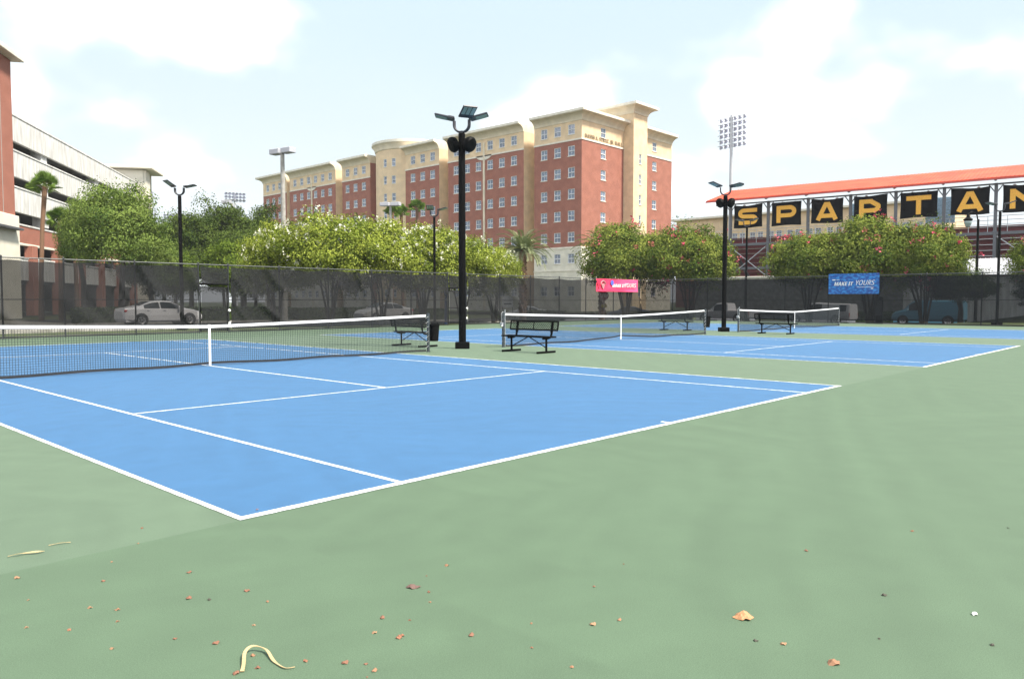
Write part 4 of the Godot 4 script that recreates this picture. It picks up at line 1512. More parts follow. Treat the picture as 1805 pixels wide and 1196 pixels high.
# ---------------------------------------------------------------- trees, palms and hedges
func leaf_face(b: MB, at: Vector3, nrm: Vector3, size: float, ratio: float) -> void:
	var t := Vector3(rng.randfn(), rng.randfn() * 0.7, rng.randfn())
	var x := t.cross(nrm)
	if x.length_squared() < 0.0001:
		x = Vector3.RIGHT
	x = x.normalized() * size * 0.5
	var y := x.cross(nrm).normalized() * size * 0.5 * ratio
	var lift := nrm * size * 0.12
	b.flat(at - x, at - y + lift, at + x)
	b.flat(at - x, at + x, at + y + lift)

func crown_mesh(sd: int, rad: Vector3, clumps: int, per: int, leaf: float, lo: Color, hi: Color, clump_r: float, shell := 0.55, floor_y := -0.75) -> ArrayMesh:
	# leaf clumps scattered through a lumpy dome, centred on the origin
	rng.seed = sd
	var f := FastNoiseLite.new()
	f.seed = sd
	f.frequency = 1.3
	var b := MB.new()
	var made := 0
	while made < clumps:
		var dir := Vector3(rng.randfn(), rng.randfn(), rng.randfn()).normalized()
		if dir.y < floor_y:
			continue
		made += 1
		var bulge := 0.80 + 0.46 * f.get_noise_3dv(dir * 1.2) + 0.26 * f.get_noise_3dv(dir * 3.1)
		var k := bulge * lerpf(shell, 1.0, sqrt(rng.randf()))
		var ctr := dir * rad * k
		var tone := rng.randf()
		var cr := clump_r * rng.randf_range(0.65, 1.3)
		var cnt := int(per * rng.randf_range(0.7, 1.3))
		for i in cnt:
			var w := Vector3(rng.randfn(), rng.randfn() * 0.62, rng.randfn()) * cr * 0.52
			w = w.limit_length(cr * 0.95)
			var nrm := (w.normalized() * 0.7 + dir * 0.5 + Vector3(rng.randfn(), rng.randfn() + 0.5, rng.randfn()) * 0.55).normalized()
			var m := clampf(tone * 0.75 + rng.randf() * 0.45 - 0.1, 0.0, 1.0)
			b.col = lo.lerp(hi, m)
			leaf_face(b, ctr + w, nrm, leaf * rng.randf_range(0.7, 1.3), 0.55)
	return b.build()

func bloom_mesh(sd: int, rad: Vector3, count: int, lo: Color, hi: Color, size: float, up_bias: float) -> ArrayMesh:
	rng.seed = sd
	var f := FastNoiseLite.new()
	f.seed = sd
	f.frequency = 1.3
	var b := MB.new()
	for i in count:
		var dir := Vector3(rng.randfn(), rng.randfn() + up_bias, rng.randfn()).normalized()
		var bulge := 0.80 + 0.46 * f.get_noise_3dv(dir * 1.2) + 0.26 * f.get_noise_3dv(dir * 3.1)
		var at := dir * rad * bulge * rng.randf_range(0.93, 1.07)
		var tone := rng.randf()
		var big := rng.randf_range(0.6, 1.4)
		for k in 9:
			b.col = lo.lerp(hi, clampf(tone * 0.6 + rng.randf() * 0.4, 0, 1))
			var w := Vector3(rng.randfn(), rng.randfn() * 1.2, rng.randfn()) * size * big * 0.42
			leaf_face(b, at + w, Vector3(rng.randfn(), rng.randfn() + 0.4, rng.randfn()).normalized(), size * rng.randf_range(0.5, 0.9), 0.9)
	return b.build()

func stems_mesh(sd: int, count: int, height: float, spread: float, r0: float) -> ArrayMesh:
	rng.seed = sd
	var b := MB.new()
	for i in count:
		var a := TAU * i / count + rng.randf_range(-0.4, 0.4)
		var d := Vector3(cos(a), 0, sin(a))
		var s := rng.randf_range(0.5, 1.1) * spread
		var foot := d * 0.12 * (1.0 if count > 1 else 0.0)
		var pts := [foot - Vector3.UP * 0.15]
		for k in range(1, 6):
			var t := k / 5.0
			pts.append(foot + d * s * pow(t, 1.3) + Vector3.UP * height * t + Vector3(rng.randf_range(-0.06, 0.06), 0, rng.randf_range(-0.06, 0.06)) * height * 0.2)
		var r := r0 * rng.randf_range(0.75, 1.15)
		b.tube(pts, [r * 1.25, r, r * 0.85, r * 0.7, r * 0.5, r * 0.3], 7)
		for j in 3:
			var base: Vector3 = pts[2 + j]
			var e := d.rotated(Vector3.UP, rng.randf_range(-1.3, 1.3)) * rng.randf_range(0.5, 1.0) * spread * 0.8
			b.tube([base, base + e * 0.5 + Vector3.UP * height * 0.14, base + e + Vector3.UP * height * 0.3], [r * 0.5, r * 0.35, r * 0.15], 5)
	return b.build()

var kinds := {}

func make_tree_kinds() -> void:
	# each: crown mesh(es) at unit design size, design radius, blossoms
	var w := []
	for k in 3:
		var rad := Vector3(3.1, 2.6, 3.1)
		w.append([crown_mesh(100 + k, rad, 210, 190, 0.16, Color(0.080, 0.120, 0.018), Color(0.33, 0.37, 0.065), 0.85, 0.45), bloom_mesh(100 + k, rad, 150, Color(0.62, 0.62, 0.46), Color(0.80, 0.79, 0.70), 0.18, 0.55)])
	kinds.white = w
	var p := []
	for k in 3:
		var rad := Vector3(3.1, 2.6, 3.1)
		p.append([crown_mesh(200 + k, rad, 210, 190, 0.16, Color(0.050, 0.092, 0.020), Color(0.26, 0.29, 0.060), 0.85, 0.4), bloom_mesh(200 + k, rad, 46, Color(0.50, 0.035, 0.10), Color(0.72, 0.16, 0.20), 0.2, 0.5)])
	kinds.pink = p
	var o := []
	for k in 2:
		o.append([crown_mesh(300 + k, Vector3(4.0, 3.4, 4.0), 190, 220, 0.18, Color(0.050, 0.090, 0.022), Color(0.20, 0.265, 0.065), 1.05, 0.4), null])
	kinds.oak = o
	var c := []
	for k in 3:
		c.append([crown_mesh(400 + k, Vector3(3.6, 4.2, 3.6), 190, 200, 0.21, Color(0.020, 0.040, 0.012), Color(0.105, 0.145, 0.034), 1.0, 0.35), null])
	kinds.dark = c
	var y := []
	for k in 2:
		y.append([crown_mesh(500 + k, Vector3(3.0, 2.6, 3.0), 170, 190, 0.18, Color(0.040, 0.075, 0.014), Color(0.19, 0.255, 0.04), 0.85, 0.4), null])
	kinds.light = y

func make_tree(called: String, label: String, kind: String, variant: int, at: Vector3, top: float, half: float, low: float, stems: int, group: String, turn := 0.0, design := Vector3(3.1, 2.6, 3.1)) -> void:
	# top: height of the crown's top, half: half width, low: underside height
	var t := thing(called, label, "tree", at, turn, group)
	var q: Array = kinds[kind][variant % kinds[kind].size()]
	var mid := (top + low) * 0.5
	var sc := Vector3(half / design.x, (top - low) * 0.5 / design.y, half / design.z)
	var trunk := stems_mesh(900 + variant + int(top * 10.0), stems, mid + (top - mid) * 0.35, half * (0.5 if stems > 1 else 0.25), 0.075 if stems > 1 else 0.19)
	part("trunk", trunk, mats.bark, t)
	var c := part("crown", q[0], mats.leaf, t, Vector3.UP * mid)
	c.scale = sc
	if q[1]:
		var bl := part("blossom", q[1], mats.petal, c)
		bl.set_meta("kind", "stuff")

func make_trees() -> void:
	make_tree_kinds()
	# white-flowering crepe myrtles behind the back fence; u, v, top, half width
	var g := "white-flowering trees behind the back fence"
	var ws := [
		[22.0, 37.6, 6.3, 2.1, "white-flowering tree at the left end of its row, in front of the conifers"],
		[23.2, 33.6, 6.85, 3.1, "tallest white-flowering tree, beside the grey twin-headed street lamp"],
		[26.9, 33.5, 6.75, 3.0, "white-flowering tree in the middle of its row, left of the slim floodlight post"],
		[30.3, 33.6, 6.55, 3.0, "white-flowering tree directly behind the slim floodlight post"],
		[33.8, 33.5, 6.25, 2.6, "white-flowering tree directly behind the tall black floodlight post"],
		[37.6, 34.2, 5.6, 2.3, "lowest white-flowering tree at the right end of its row, next to the date palm"]]
	for i in ws.size():
		var q: Array = ws[i]
		make_tree("white_crepe_myrtle", q[4], "white", i, on_ground(q[0], q[1]), q[2] - ground_h(q[0], q[1]), q[3], 1.5, 5, g, i * 1.9)
	g = "pink-flowering trees behind the right fence"
	var ps := [
		[53.0, 33.2, 8.3, 4.1, "pink-flowering tree left of the far lamp post, above the pink banner"],
		[54.6, 27.9, 8.0, 4.0, "pink-flowering tree directly behind the distant lamp post with drum lamps"],
		[53.4, 17.4, 6.7, 3.3, "pink-flowering tree below the P and A letter banners"],
		[54.2, 13.4, 7.45, 3.4, "largest pink-flowering tree, directly above the blue banner"],
		[54.4, 10.0, 6.9, 3.0, "pink-flowering tree below the letter T banner"],
		[54.4, 3.0, 5.9, 2.4, "pink-flowering tree cut off by the right edge"]]
	for i in ps.size():
		var q: Array = ps[i]
		make_tree("pink_crepe_myrtle", q[4], "pink", i, on_ground(q[0], q[1]), q[2] - ground_h(q[0], q[1]), q[3], 2.1, 6, g, 0.7 + i * 2.3)
	make_tree("clipped_tree", "dark rounded tree with single trunk behind the right fence", "dark", 1, on_ground(57.0, 8.3), 4.3, 2.3, 1.5, 1, "", 0.4, Vector3(3.6, 4.2, 3.6))
	make_tree("clipped_tree", "dark clipped tree on the grass bank at the right edge", "dark", 2, on_ground(56.9, 3.4), 4.0, 2.0, 1.5, 1, "", 2.4, Vector3(3.6, 4.2, 3.6))
	var D := Vector3(4.0, 3.4, 4.0)
	make_tree("oak_tree", "broad green oak in front of the parking garage", "oak", 0, P(17.9, 51.0), 9.7, 3.4, 3.0, 1, "oaks by the parking garage", 0.3, D)
	make_tree("oak_tree", "smaller oak right of the broad one, beside the two-headed floodlight post", "oak", 1, P(20.8, 53.0), 6.9, 2.5, 1.8, 1, "oaks by the parking garage", 1.3, D)
	make_tree("oak_tree", "oak at the left of its group, just right of the fan palm", "oak", 1, P(16.9, 55.0), 8.6, 1.9, 3.6, 1, "oaks by the parking garage", 3.3, D)
	D = Vector3(3.6, 4.2, 3.6)
	g = "dark trees beyond the street"
	var ds := [[29.8, 66.5, 10.8, 3.3, 0, "tall dark tree just right of the two-headed floodlight post"], [35.2, 70.5, 12.6, 3.8, 1, "highest dark tree, beside the far street lamp"], [41.6, 73.0, 12.9, 3.7, 2, "dark tree at the right end, touching the brick hall"], [32.6, 62.0, 8.6, 3.2, 1, "lower dark tree between the tall ones, nearest the street"], [38.4, 72.5, 12.0, 3.4, 0, "dark tree between the two highest dark ones"], [25.6, 62.5, 6.4, 2.2, 2, "narrow dark tree behind the two-headed floodlight post"]]
	for q in ds:
		make_tree("evergreen_oak", q[5], "dark", q[4], on_ground(q[0], q[1]), q[2], q[3], 1.2, 1, g, q[0], D)
	D = Vector3(3.0, 2.6, 3.0)
	g = "light green trees beyond the street"
	for q in [[27.0, 52.4, 6.6, 2.7, 0, "pale green rounded tree in front of the dark trees, left of the white blossoms"], [23.2, 54.5, 5.4, 1.9, 1, "pale green tree hidden behind the two-headed floodlight post"], [30.4, 55.5, 6.0, 2.3, 0, "pale green tree behind the left end of the white blossoms"]]:
		make_tree("young_oak", q[5], "light", q[4], on_ground(q[0], q[1]), q[2], q[3], 1.2, 1, g, q[0], D)
	make_palms()
	make_hedges()

func fan_palm(label: String, at: Vector3, height: float, r: float, sd: int, lean := 0.0) -> void:
	rng.seed = sd
	var t := thing("fan_palm", label, "palm tree", at, 0.0, "fan palms")
	var b := MB.new()
	var tip := Vector3(lean, height, lean * 0.3)
	b.tube([Vector3.DOWN * 0.2, Vector3(lean * 0.2, height * 0.35, 0), Vector3(lean * 0.55, height * 0.7, 0), tip], [0.2, 0.15, 0.14, 0.17], 10)
	part("trunk", b.build(), mats.palm_bark, t)
	b = MB.new()
	for i in 42:
		var a := rng.randf() * TAU
		var el := rng.randf_range(-0.2, 1.55)
		var d := Vector3(cos(a) * cos(el), sin(el), sin(a) * cos(el))
		var root := tip + d * 0.1
		var hub := tip + d * r * rng.randf_range(0.42, 0.55)
		b.col = Color(0.10, 0.13, 0.035)
		b.tube([root, hub], [0.02, 0.012], 4, false)
		var side := d.cross(Vector3.UP).normalized().rotated(d, rng.randf_range(-1.2, 1.2))
		var tone := rng.randf()
		for k in 15:
			var f := (k - 7) / 7.0
			var e := (d * cos(f * 1.25) + side * sin(f * 1.25)).normalized()
			var len := r * 0.62 * (1.0 - 0.25 * absf(f))
			var m := hub + e * len * 0.55 + Vector3.DOWN * 0.02
			var q := hub + e * len + Vector3.DOWN * len * 0.16
			var w := e.cross(d.cross(side)).normalized() * 0.035
			w = side * cos(f) * 0.04 - d * sin(f) * 0.04
			b.col = Color(0.055, 0.11, 0.022).lerp(Color(0.22, 0.32, 0.07), clampf(tone * 0.6 + rng.randf() * 0.4, 0, 1))
			b.quad(hub, m + w, q, m - w)
	part("crown", b.build(), mats.leaf, t)

func date_palm(label: String, at: Vector3, height: float, r: float, sd: int) -> void:
	rng.seed = sd
	var t := thing("date_palm", label, "palm tree", at, 0.0, "date palms by the brick hall")
	var b := MB.new()
	b.tube([Vector3.DOWN * 0.2, Vector3(0, height * 0.5, 0), Vector3(0, height * 0.86, 0), Vector3(0, height, 0)], [0.33, 0.29, 0.34, 0.42], 12)
	for i in 70:
		var y := height * (0.12 + 0.86 * i / 70.0)
		var a := i * 2.4
		var d := Vector3(cos(a), 0, sin(a))
		b.box(Vector3(0, y, 0) + d * 0.31, Vector3(0.14, 0.16, 0.14), Basis(Vector3.UP, a).rotated(Vector3(-d.z, 0, d.x), 0.5))
	part("trunk", b.build(), mats.palm_bark, t)
	b = MB.new()
	for i in 46:
		var a := i * 2.399 + rng.randf_range(-0.2, 0.2)
		var el := lerpf(1.35, -0.25, pow(i / 46.0, 0.8))
		var d := Vector3(cos(a), 0, sin(a))
		var len := r * rng.randf_range(0.9, 1.15)
		var pts := []
		for k in 9:
			var s := k / 8.0
			var an := el - s * s * 1.15
			pts.append(Vector3(0, height, 0) if k == 0 else pts[k - 1] + (d * cos(an) + Vector3.UP * sin(an)) * len / 8.0)
		b.col = Color(0.16, 0.17, 0.07)
		b.tube(pts, [0.03, 0.008], 4, false)
		var side := Vector3(-d.z, 0, d.x)
		var tone := rng.randf()
		for k in range(1, 9):
			for h in 3:
				var q: Vector3 = pts[k - 1].lerp(pts[k], (h + 0.5) / 3.0)
				var fw: Vector3 = (pts[k] - pts[k - 1]).normalized()
				for s in [-1.0, 1.0]:
					var e: Vector3 = (fw * 0.75 + side * s * 0.8 + Vector3.UP * 0.25).normalized()
					var ll := 0.62 * (1.15 - 0.6 * k / 8.0)
					var w := fw * 0.036
					b.col = Color(0.10, 0.125, 0.065).lerp(Color(0.32, 0.35, 0.20), clampf(tone * 0.5 + rng.randf() * 0.5, 0, 1))
					b.quad(q - w, q + e * ll * 0.5 - w * 1.2, q + e * ll - Vector3.UP * 0.06, q + e * ll * 0.5 + w * 1.4)
	part("crown", b.build(), mats.leaf, t)

func make_palms() -> void:
	fan_palm("tall fan palm with leaning trunk in front of the parking garage", P(14.9, 57.8), 9.7, 1.15, 31, 0.45)
	fan_palm("fan palm with its crown hidden in the oak leaves, thin straight trunk", P(16.6, 59.1), 7.4, 1.2, 32, 0.1)
	fan_palm("fan palm trunk nearest the broad oak's trunk", P(17.8, 59.4), 7.2, 1.2, 33, -0.1)
	fan_palm("fan palm silhouetted against the brick wall right of the round tower", P(53.2, 61.3, -0.4), 12.2, 1.1, 34, 0.0)
	fan_palm("fan palm behind the small twin-headed street lamp", P(48.2, 59.5, -0.4), 11.2, 1.1, 35, 0.1)
	fan_palm("fan palm between the small street lamp and the taller fan palm", P(50.1, 60.1, -0.4), 11.3, 1.0, 36, -0.1)
	date_palm("feathery date palm left of the hall's corner", on_ground(46.7, 39.6), 6.2, 2.6, 41)
	date_palm("feathery date palm half hidden by the pink-flowering tree", on_ground(56.6, 38.4), 6.7, 2.8, 42)

func hedge_mesh(sd: int, size: Vector3, cnt: int) -> ArrayMesh:
	rng.seed = sd
	var b := MB.new()
	for i in cnt:
		var p := Vector3(rng.randf() - 0.5, rng.randf(), rng.randf() - 0.5)
		match rng.randi() % 3:
			0: p.y = rng.randf_range(0.88, 1.05)
			1: p.x = signf(p.x) * rng.randf_range(0.46, 0.52)
			2: p.z = signf(p.z) * rng.randf_range(0.42, 0.54)
		b.col = Color(0.018, 0.036, 0.012).lerp(Color(0.078, 0.12, 0.035), rng.randf())
		leaf_face(b, p * size, Vector3(rng.randfn(), rng.randfn() + 0.5, rng.randfn()).normalized(), 0.2, 0.6)
	b.col = Color(0.052, 0.078, 0.024)
	b.box(Vector3(0, size.y * 0.44, 0), size * Vector3(0.92, 0.88, 0.86))
	return b.build()

func make_hedges() -> void:
	var m := hedge_mesh(61, Vector3(7.0, 1.0, 1.2), 2600)
	var spots := [[17.5, 47.6, 0.0, "low dark hedge beyond the street, left of the back gate"], [25.2, 47.6, 0.0, "low dark hedge beyond the street, right of the back gate"], [32.8, 47.6, 0.0, "low dark hedge beyond the street, left of the second gate"], [41.0, 47.4, 0.0, "low dark hedge beyond the street, behind the small white signboard"], [53.0, 42.5, 1.1, "low dark hedge near the fence corner, below the pink banner"], [60.5, 34.8, 1.5, "low dark hedge across the side street, left of the white pickup"],
		[74.6, 24.0, 1.571, "low dark hedge across the side street, behind the white pickup"], [74.6, 15.5, 1.571, "low dark hedge across the side street, behind the capped truck"], [6.5, 66.5, 0.4, "low dark hedge at the foot of the brick stair tower"]]
	for q in spots:
		single("hedge", m, mats.leaf, q[3], "hedge", "low hedges along the streets", on_ground(q[0], q[1])).rotation.y = q[2]


# ---------------------------------------------------------------- vehicles
func loft(b: MB, st: Array) -> void:
	# stations: x, bottom, belt, top, half width at belt, half width at top
	var sec := func(s: Array) -> Array:
		var w: float = s[4]
		var y0: float = s[1]
		var bl: float = s[2]
		var tp: float = s[3]
		return [Vector3(s[0], y0, w * 0.86), Vector3(s[0], y0 + 0.1, w * 0.97), Vector3(s[0], lerpf(y0, bl, 0.55), w), Vector3(s[0], bl, w * 0.975), Vector3(s[0], lerpf(bl, tp, 0.9), lerpf(w * 0.975, s[5], 0.93)), Vector3(s[0], tp - 0.005, s[5] * 0.86), Vector3(s[0], tp + 0.02, s[5] * 0.4), Vector3(s[0], tp + 0.025, 0)]
	for i in st.size() - 1:
		var a: Array = sec.call(st[i])
		var c: Array = sec.call(st[i + 1])
		for k in a.size() - 1:
			for s in [1.0, -1.0]:
				var m := Vector3(1, 1, s)
				var ctr := Vector3(a[k].x, 0.6, 0)
				b.quad(a[k] * m, c[k] * m, c[k + 1] * m, a[k + 1] * m, (a[k] * m + c[k + 1] * m) * 0.5 - ctr + Vector3(0, 0.0, s * 0.2))
	for e in [0, st.size() - 1]:
		var a: Array = sec.call(st[e])
		var o := Vector3(-1 if e == 0 else 1, 0, 0)
		for k in a.size() - 1:
			b.quad(a[k], a[k + 1], a[k + 1] * Vector3(1, 1, -1), a[k] * Vector3(1, 1, -1), o)
	# floor pan
	var l: Array = st[st.size() - 1]
	b.box(Vector3((st[0][0] + l[0]) * 0.5, 0.3, 0), Vector3((l[0] - st[0][0]) * 0.94, 0.16, st[3][4] * 1.7))

func station_at(st: Array, x: float) -> Array:
	for i in st.size() - 1:
		if x <= st[i + 1][0]:
			var f: float = (x - st[i][0]) / (st[i + 1][0] - st[i][0])
			var r := []
			for k in 6:
				r.append(lerpf(st[i][k], st[i + 1][k], f))
			return r
	return st[st.size() - 1]

func make_vehicle(called: String, label: String, category: String, at: Vector3, yaw: float, st: Array, paint: Material, side_glass: Array, screens: Array, axles: Array, wheel_r: float, lamps: Array, extra := "") -> Node3D:
	# the vehicle's front points along +x before turning to yaw
	var t := thing(called, label, category, at, PI / 2 - deg_to_rad(yaw), "vehicles parked outside the fence")
	var b := MB.new()
	loft(b, st)
	part("body", b.build(), paint, t)
	var glass: Material = mats.car_glass
	for q in side_glass:
		for s in [1.0, -1.0]:
			b = MB.new()
			var n := 5
			for i in n:
				var p := []
				for x in [lerpf(q[0], q[1], float(i) / n), lerpf(q[0], q[1], float(i + 1) / n)]:
					var g := station_at(st, x)
					var ya: float = g[2] + 0.05
					var yb: float = maxf(ya + 0.01, lerpf(g[2], g[3], 0.84))
					for y in [ya, yb]:
						var f: float = (y - g[2]) / maxf(0.01, lerpf(g[2], g[3], 0.9) - g[2])
						p.append(Vector3(x, y, s * (lerpf(g[4] * 0.975, lerpf(g[4] * 0.975, g[5], 0.93), f) + 0.03)))
				b.quad(p[0], p[2], p[3], p[1], Vector3(0, 0, s))
			part("side_window", b.build(), glass, t)
	for q in screens:
		b = MB.new()
		var n := 4
		for i in n:
			var p := []
			for x in [lerpf(q[0], q[1], float(i) / n), lerpf(q[0], q[1], float(i + 1) / n)]:
				var g := station_at(st, x)
				p.append(Vector3(x, g[3] + 0.035, g[5] * 0.84))
				p.append(Vector3(x, g[3] + 0.035, -g[5] * 0.84))
			b.quad(p[0], p[2], p[3], p[1], Vector3.UP)
		part("windscreen", b.build(), glass, t)
	for x in axles:
		for s in [1.0, -1.0]:
			var hw: float = station_at(st, x)[4]
			b = MB.new()
			b.lathe([Vector2(0.0, 0.0), Vector2(wheel_r * 1.17, 0.0), Vector2(wheel_r * 1.17, 0.012), Vector2(0.0, 0.012)], Vector3(x, wheel_r + 0.02, s * (hw + 0.001)), Vector3(0, 0, s), 22)
			part("wheel_arch", b.build(), mats.black_soft, t)
			b = MB.new()
			b.lathe([Vector2(wheel_r * 0.66, 0.02), Vector2(wheel_r * 0.9, 0.03), Vector2(wheel_r, 0.0), Vector2(wheel_r, -0.16), Vector2(wheel_r * 0.6, -0.18)], Vector3(x, wheel_r, s * (hw + 0.012)), Vector3(0, 0, s), 24)
			var w := part("wheel", b.build(), mats.black_soft, t)
			b = MB.new()
			b.lathe([Vector2(0.0, 0.02), Vector2(wheel_r * 0.16, 0.02), Vector2(wheel_r * 0.2, 0.0), Vector2(wheel_r * 0.58, 0.004), Vector2(wheel_r * 0.66, 0.022)], Vector3(x, wheel_r, s * (hw + 0.012)), Vector3(0, 0, s), 20)
			part("rim", b.build(), mats.rim, w)
			b = MB.new()
			for k in 5:
				var a := TAU * k / 5.0
				var dd := Vector3(cos(a), sin(a), 0)
				b.box(Vector3(x, wheel_r, s * (hw + 0.022)) + dd * wheel_r * 0.42, Vector3(wheel_r * 0.2, wheel_r * 0.14, 0.01), Basis(dd.cross(Vector3(0, 0, 1)), dd, Vector3(0, 0, 1)))
			part("spoke_gap", b.build(), mats.black_soft, w)
	for q in lamps:
		for s in [1.0, -1.0]:
			b = MB.new()
			b.cbox(Vector3(q[0], q[1], s * q[2]), Vector3(q[3], q[4], q[5]), 0.02)
			part(q[6], b.build(), mats[q[7]], t)
	for s in [1.0, -1.0]:
		b = MB.new()
		var mx: float = screens[0][1] - 0.35
		b.cbox(Vector3(mx, st[5][2] + 0.08, s * (st[5][4] + 0.1)), Vector3(0.12, 0.14, 0.2), 0.04)
		part("mirror", b.build(), paint, t)
		b = MB.new()
		for q in side_glass:
			var g := station_at(st, q[0] + 0.2)
			b.cbox(Vector3(q[0] + 0.2, g[2] - 0.08, s * (g[4] + 0.005)), Vector3(0.16, 0.03, 0.03), 0.01)
		part("door_handle", b.build(), mats.rim, t)
	return t

func make_vehicles() -> void:
	mats.car_glass = mat(0.025, 0.03, 0.035, 0.06)
	mats.rim = mat(0.36, 0.36, 0.38, 0.35, 0.5)
	mats.red_lamp = mat(0.55, 0.03, 0.03, 0.25)
	mats.head_lamp = mat(0.30, 0.31, 0.34, 0.15)
	var car_paint := func(r: float, g: float, bl: float) -> StandardMaterial3D:
		var m := mat(r, g, bl, 0.35)
		m.clearcoat_enabled = true
		m.clearcoat = 0.6
		m.clearcoat_roughness = 0.08
		return m
	var sedan := [[-2.33, 0.36, 0.74, 0.80, 0.66, 0.60], [-2.24, 0.27, 0.90, 1.00, 0.78, 0.70], [-1.85, 0.24, 0.95, 1.07, 0.87, 0.73], [-1.45, 0.22, 0.96, 1.14, 0.89, 0.69], [-0.75, 0.2, 0.96, 1.40, 0.90, 0.60], [-0.1, 0.2, 0.955, 1.47, 0.9, 0.59], [0.42, 0.2, 0.945, 1.42, 0.9, 0.60], [1.2, 0.2, 0.93, 1.02, 0.89, 0.73], [1.75, 0.2, 0.86, 0.92, 0.88, 0.74], [2.14, 0.22, 0.70, 0.80, 0.80, 0.66], [2.33, 0.32, 0.56, 0.62, 0.64, 0.54]]
	var sl := [[-2.16, 0.86, 0.64, 0.22, 0.14, 0.3, "tail_light", "red_lamp"], [2.02, 0.70, 0.66, 0.34, 0.09, 0.2, "headlight", "head_lamp"]]
	make_vehicle("parked_car", "white saloon car parked behind the wrinkled fence screen at left", "car", P(16.75, 41.9, 0.03), 90.0, sedan, car_paint.call(0.80, 0.79, 0.83), [[-1.2, -0.32], [-0.25, 0.85]], [[0.45, 1.15], [-1.4, -0.8]], [-1.38, 1.42], 0.33, sl)
	make_vehicle("parked_car", "silver saloon car beside the small white signboard", "car", on_ground(57.2, 48.4, 0.03), -30.0, sedan, car_paint.call(0.36, 0.38, 0.41), [[-1.2, -0.32], [-0.25, 0.85]], [[0.45, 1.15], [-1.4, -0.8]], [-1.38, 1.42], 0.33, sl)
	make_vehicle("parked_car", "dark blue saloon car behind the fence corner under the pink banner", "car", on_ground(67.6, 42.8, 0.03), -30.0, sedan, car_paint.call(0.05, 0.07, 0.12), [[-1.2, -0.32], [-0.25, 0.85]], [[0.45, 1.15], [-1.4, -0.8]], [-1.38, 1.42], 0.33, sl)
	make_vehicle("parked_car", "grey saloon car nearly hidden among the white-flowering trees' trunks", "car", on_ground(33.5, 41.9, 0.03), -90.0, sedan, car_paint.call(0.45, 0.45, 0.47), [[-1.2, -0.32], [-0.25, 0.85]], [[0.45, 1.15], [-1.4, -0.8]], [-1.38, 1.42], 0.33, sl)
	var pick := [[-2.9, 0.5, 0.95, 1.08, 0.86, 0.84], [-2.8, 0.42, 1.0, 1.12, 0.92, 0.9], [-1.2, 0.4, 1.02, 1.13, 0.93, 0.9], [-0.72, 0.38, 1.04, 1.14, 0.94, 0.88], [-0.62, 0.38, 1.05, 1.82, 0.94, 0.70], [0.0, 0.36, 1.05, 1.88, 0.94, 0.68], [0.55, 0.36, 1.05, 1.82, 0.94, 0.69], [1.3, 0.36, 1.04, 1.18, 0.93, 0.80], [2.3, 0.38, 0.98, 1.08, 0.92, 0.82], [2.72, 0.42, 0.8, 0.95, 0.86, 0.76], [2.9, 0.5, 0.62, 0.7, 0.76, 0.7]]
	var pl := [[-2.84, 0.88, 0.84, 0.12, 0.34, 0.12, "tail_light", "red_lamp"], [2.66, 0.78, 0.68, 0.24, 0.18, 0.24, "headlight", "head_lamp"]]
	make_vehicle("pickup_truck", "white open-bed pickup truck behind the distant lamp post", "pickup truck", on_ground(65.8, 30.4, 0.03), 2.0, pick, car_paint.call(0.68, 0.67, 0.70), [[-0.5, 0.75]], [[0.6, 1.25]], [-1.75, 1.8], 0.39, pl)
	var capt := [[-2.9, 0.5, 1.08, 1.76, 0.88, 0.68], [-2.82, 0.42, 1.1, 1.80, 0.93, 0.71], [-1.2, 0.4, 1.1, 1.83, 0.94, 0.72], [-0.75, 0.38, 1.1, 1.84, 0.94, 0.71], [-0.62, 0.38, 1.1, 1.86, 0.94, 0.70], [0.0, 0.36, 1.08, 1.90, 0.94, 0.68], [0.5, 0.36, 1.07, 1.86, 0.94, 0.69], [1.35, 0.36, 1.06, 1.2, 0.93, 0.80], [2.3, 0.38, 1.0, 1.1, 0.92, 0.82], [2.72, 0.42, 0.82, 0.96, 0.86, 0.76], [2.9, 0.5, 0.62, 0.7, 0.76, 0.7]]
	make_vehicle("pickup_truck", "white pickup truck with covered bed behind the farthest net", "pickup truck", on_ground(65.0, 21.0, 0.03), 3.0, capt, car_paint.call(0.68, 0.67, 0.70), [[-2.6, -2.0], [-0.5, 0.85]], [[0.6, 1.3], [-2.89, -2.83]], [-1.75, 1.8], 0.39, pl)
	var van := [[-2.7, 0.5, 1.15, 1.9, 0.9, 0.76], [-2.62, 0.42, 1.2, 2.04, 0.97, 0.82], [-1.8, 0.4, 1.2, 2.09, 0.98, 0.83], [-0.5, 0.38, 1.2, 2.1, 0.98, 0.83], [0.3, 0.38, 1.2, 2.1, 0.98, 0.82], [0.95, 0.38, 1.2, 2.04, 0.98, 0.80], [1.3, 0.38, 1.19, 1.8, 0.97, 0.79], [1.75, 0.38, 1.16, 1.3, 0.96, 0.84], [2.35, 0.4, 1.02, 1.14, 0.94, 0.84], [2.6, 0.44, 0.85, 0.98, 0.88, 0.78], [2.7, 0.5, 0.66, 0.74, 0.8, 0.7]]
	var vl := [[-2.62, 1.05, 0.88, 0.12, 0.3, 0.14, "tail_light", "red_lamp"], [2.54, 0.85, 0.7, 0.16, 0.2, 0.24, "headlight", "head_lamp"]]
	var v := make_vehicle("parked_van", "sky blue panel van with roof ladder rack behind the right fence", "van", on_ground(69.0, 13.4, 0.03), 0.0, van, car_paint.call(0.10, 0.33, 0.48), [[0.4, 1.3]], [[1.05, 1.7]], [-1.7, 1.75], 0.38, vl)
	var b := MB.new()
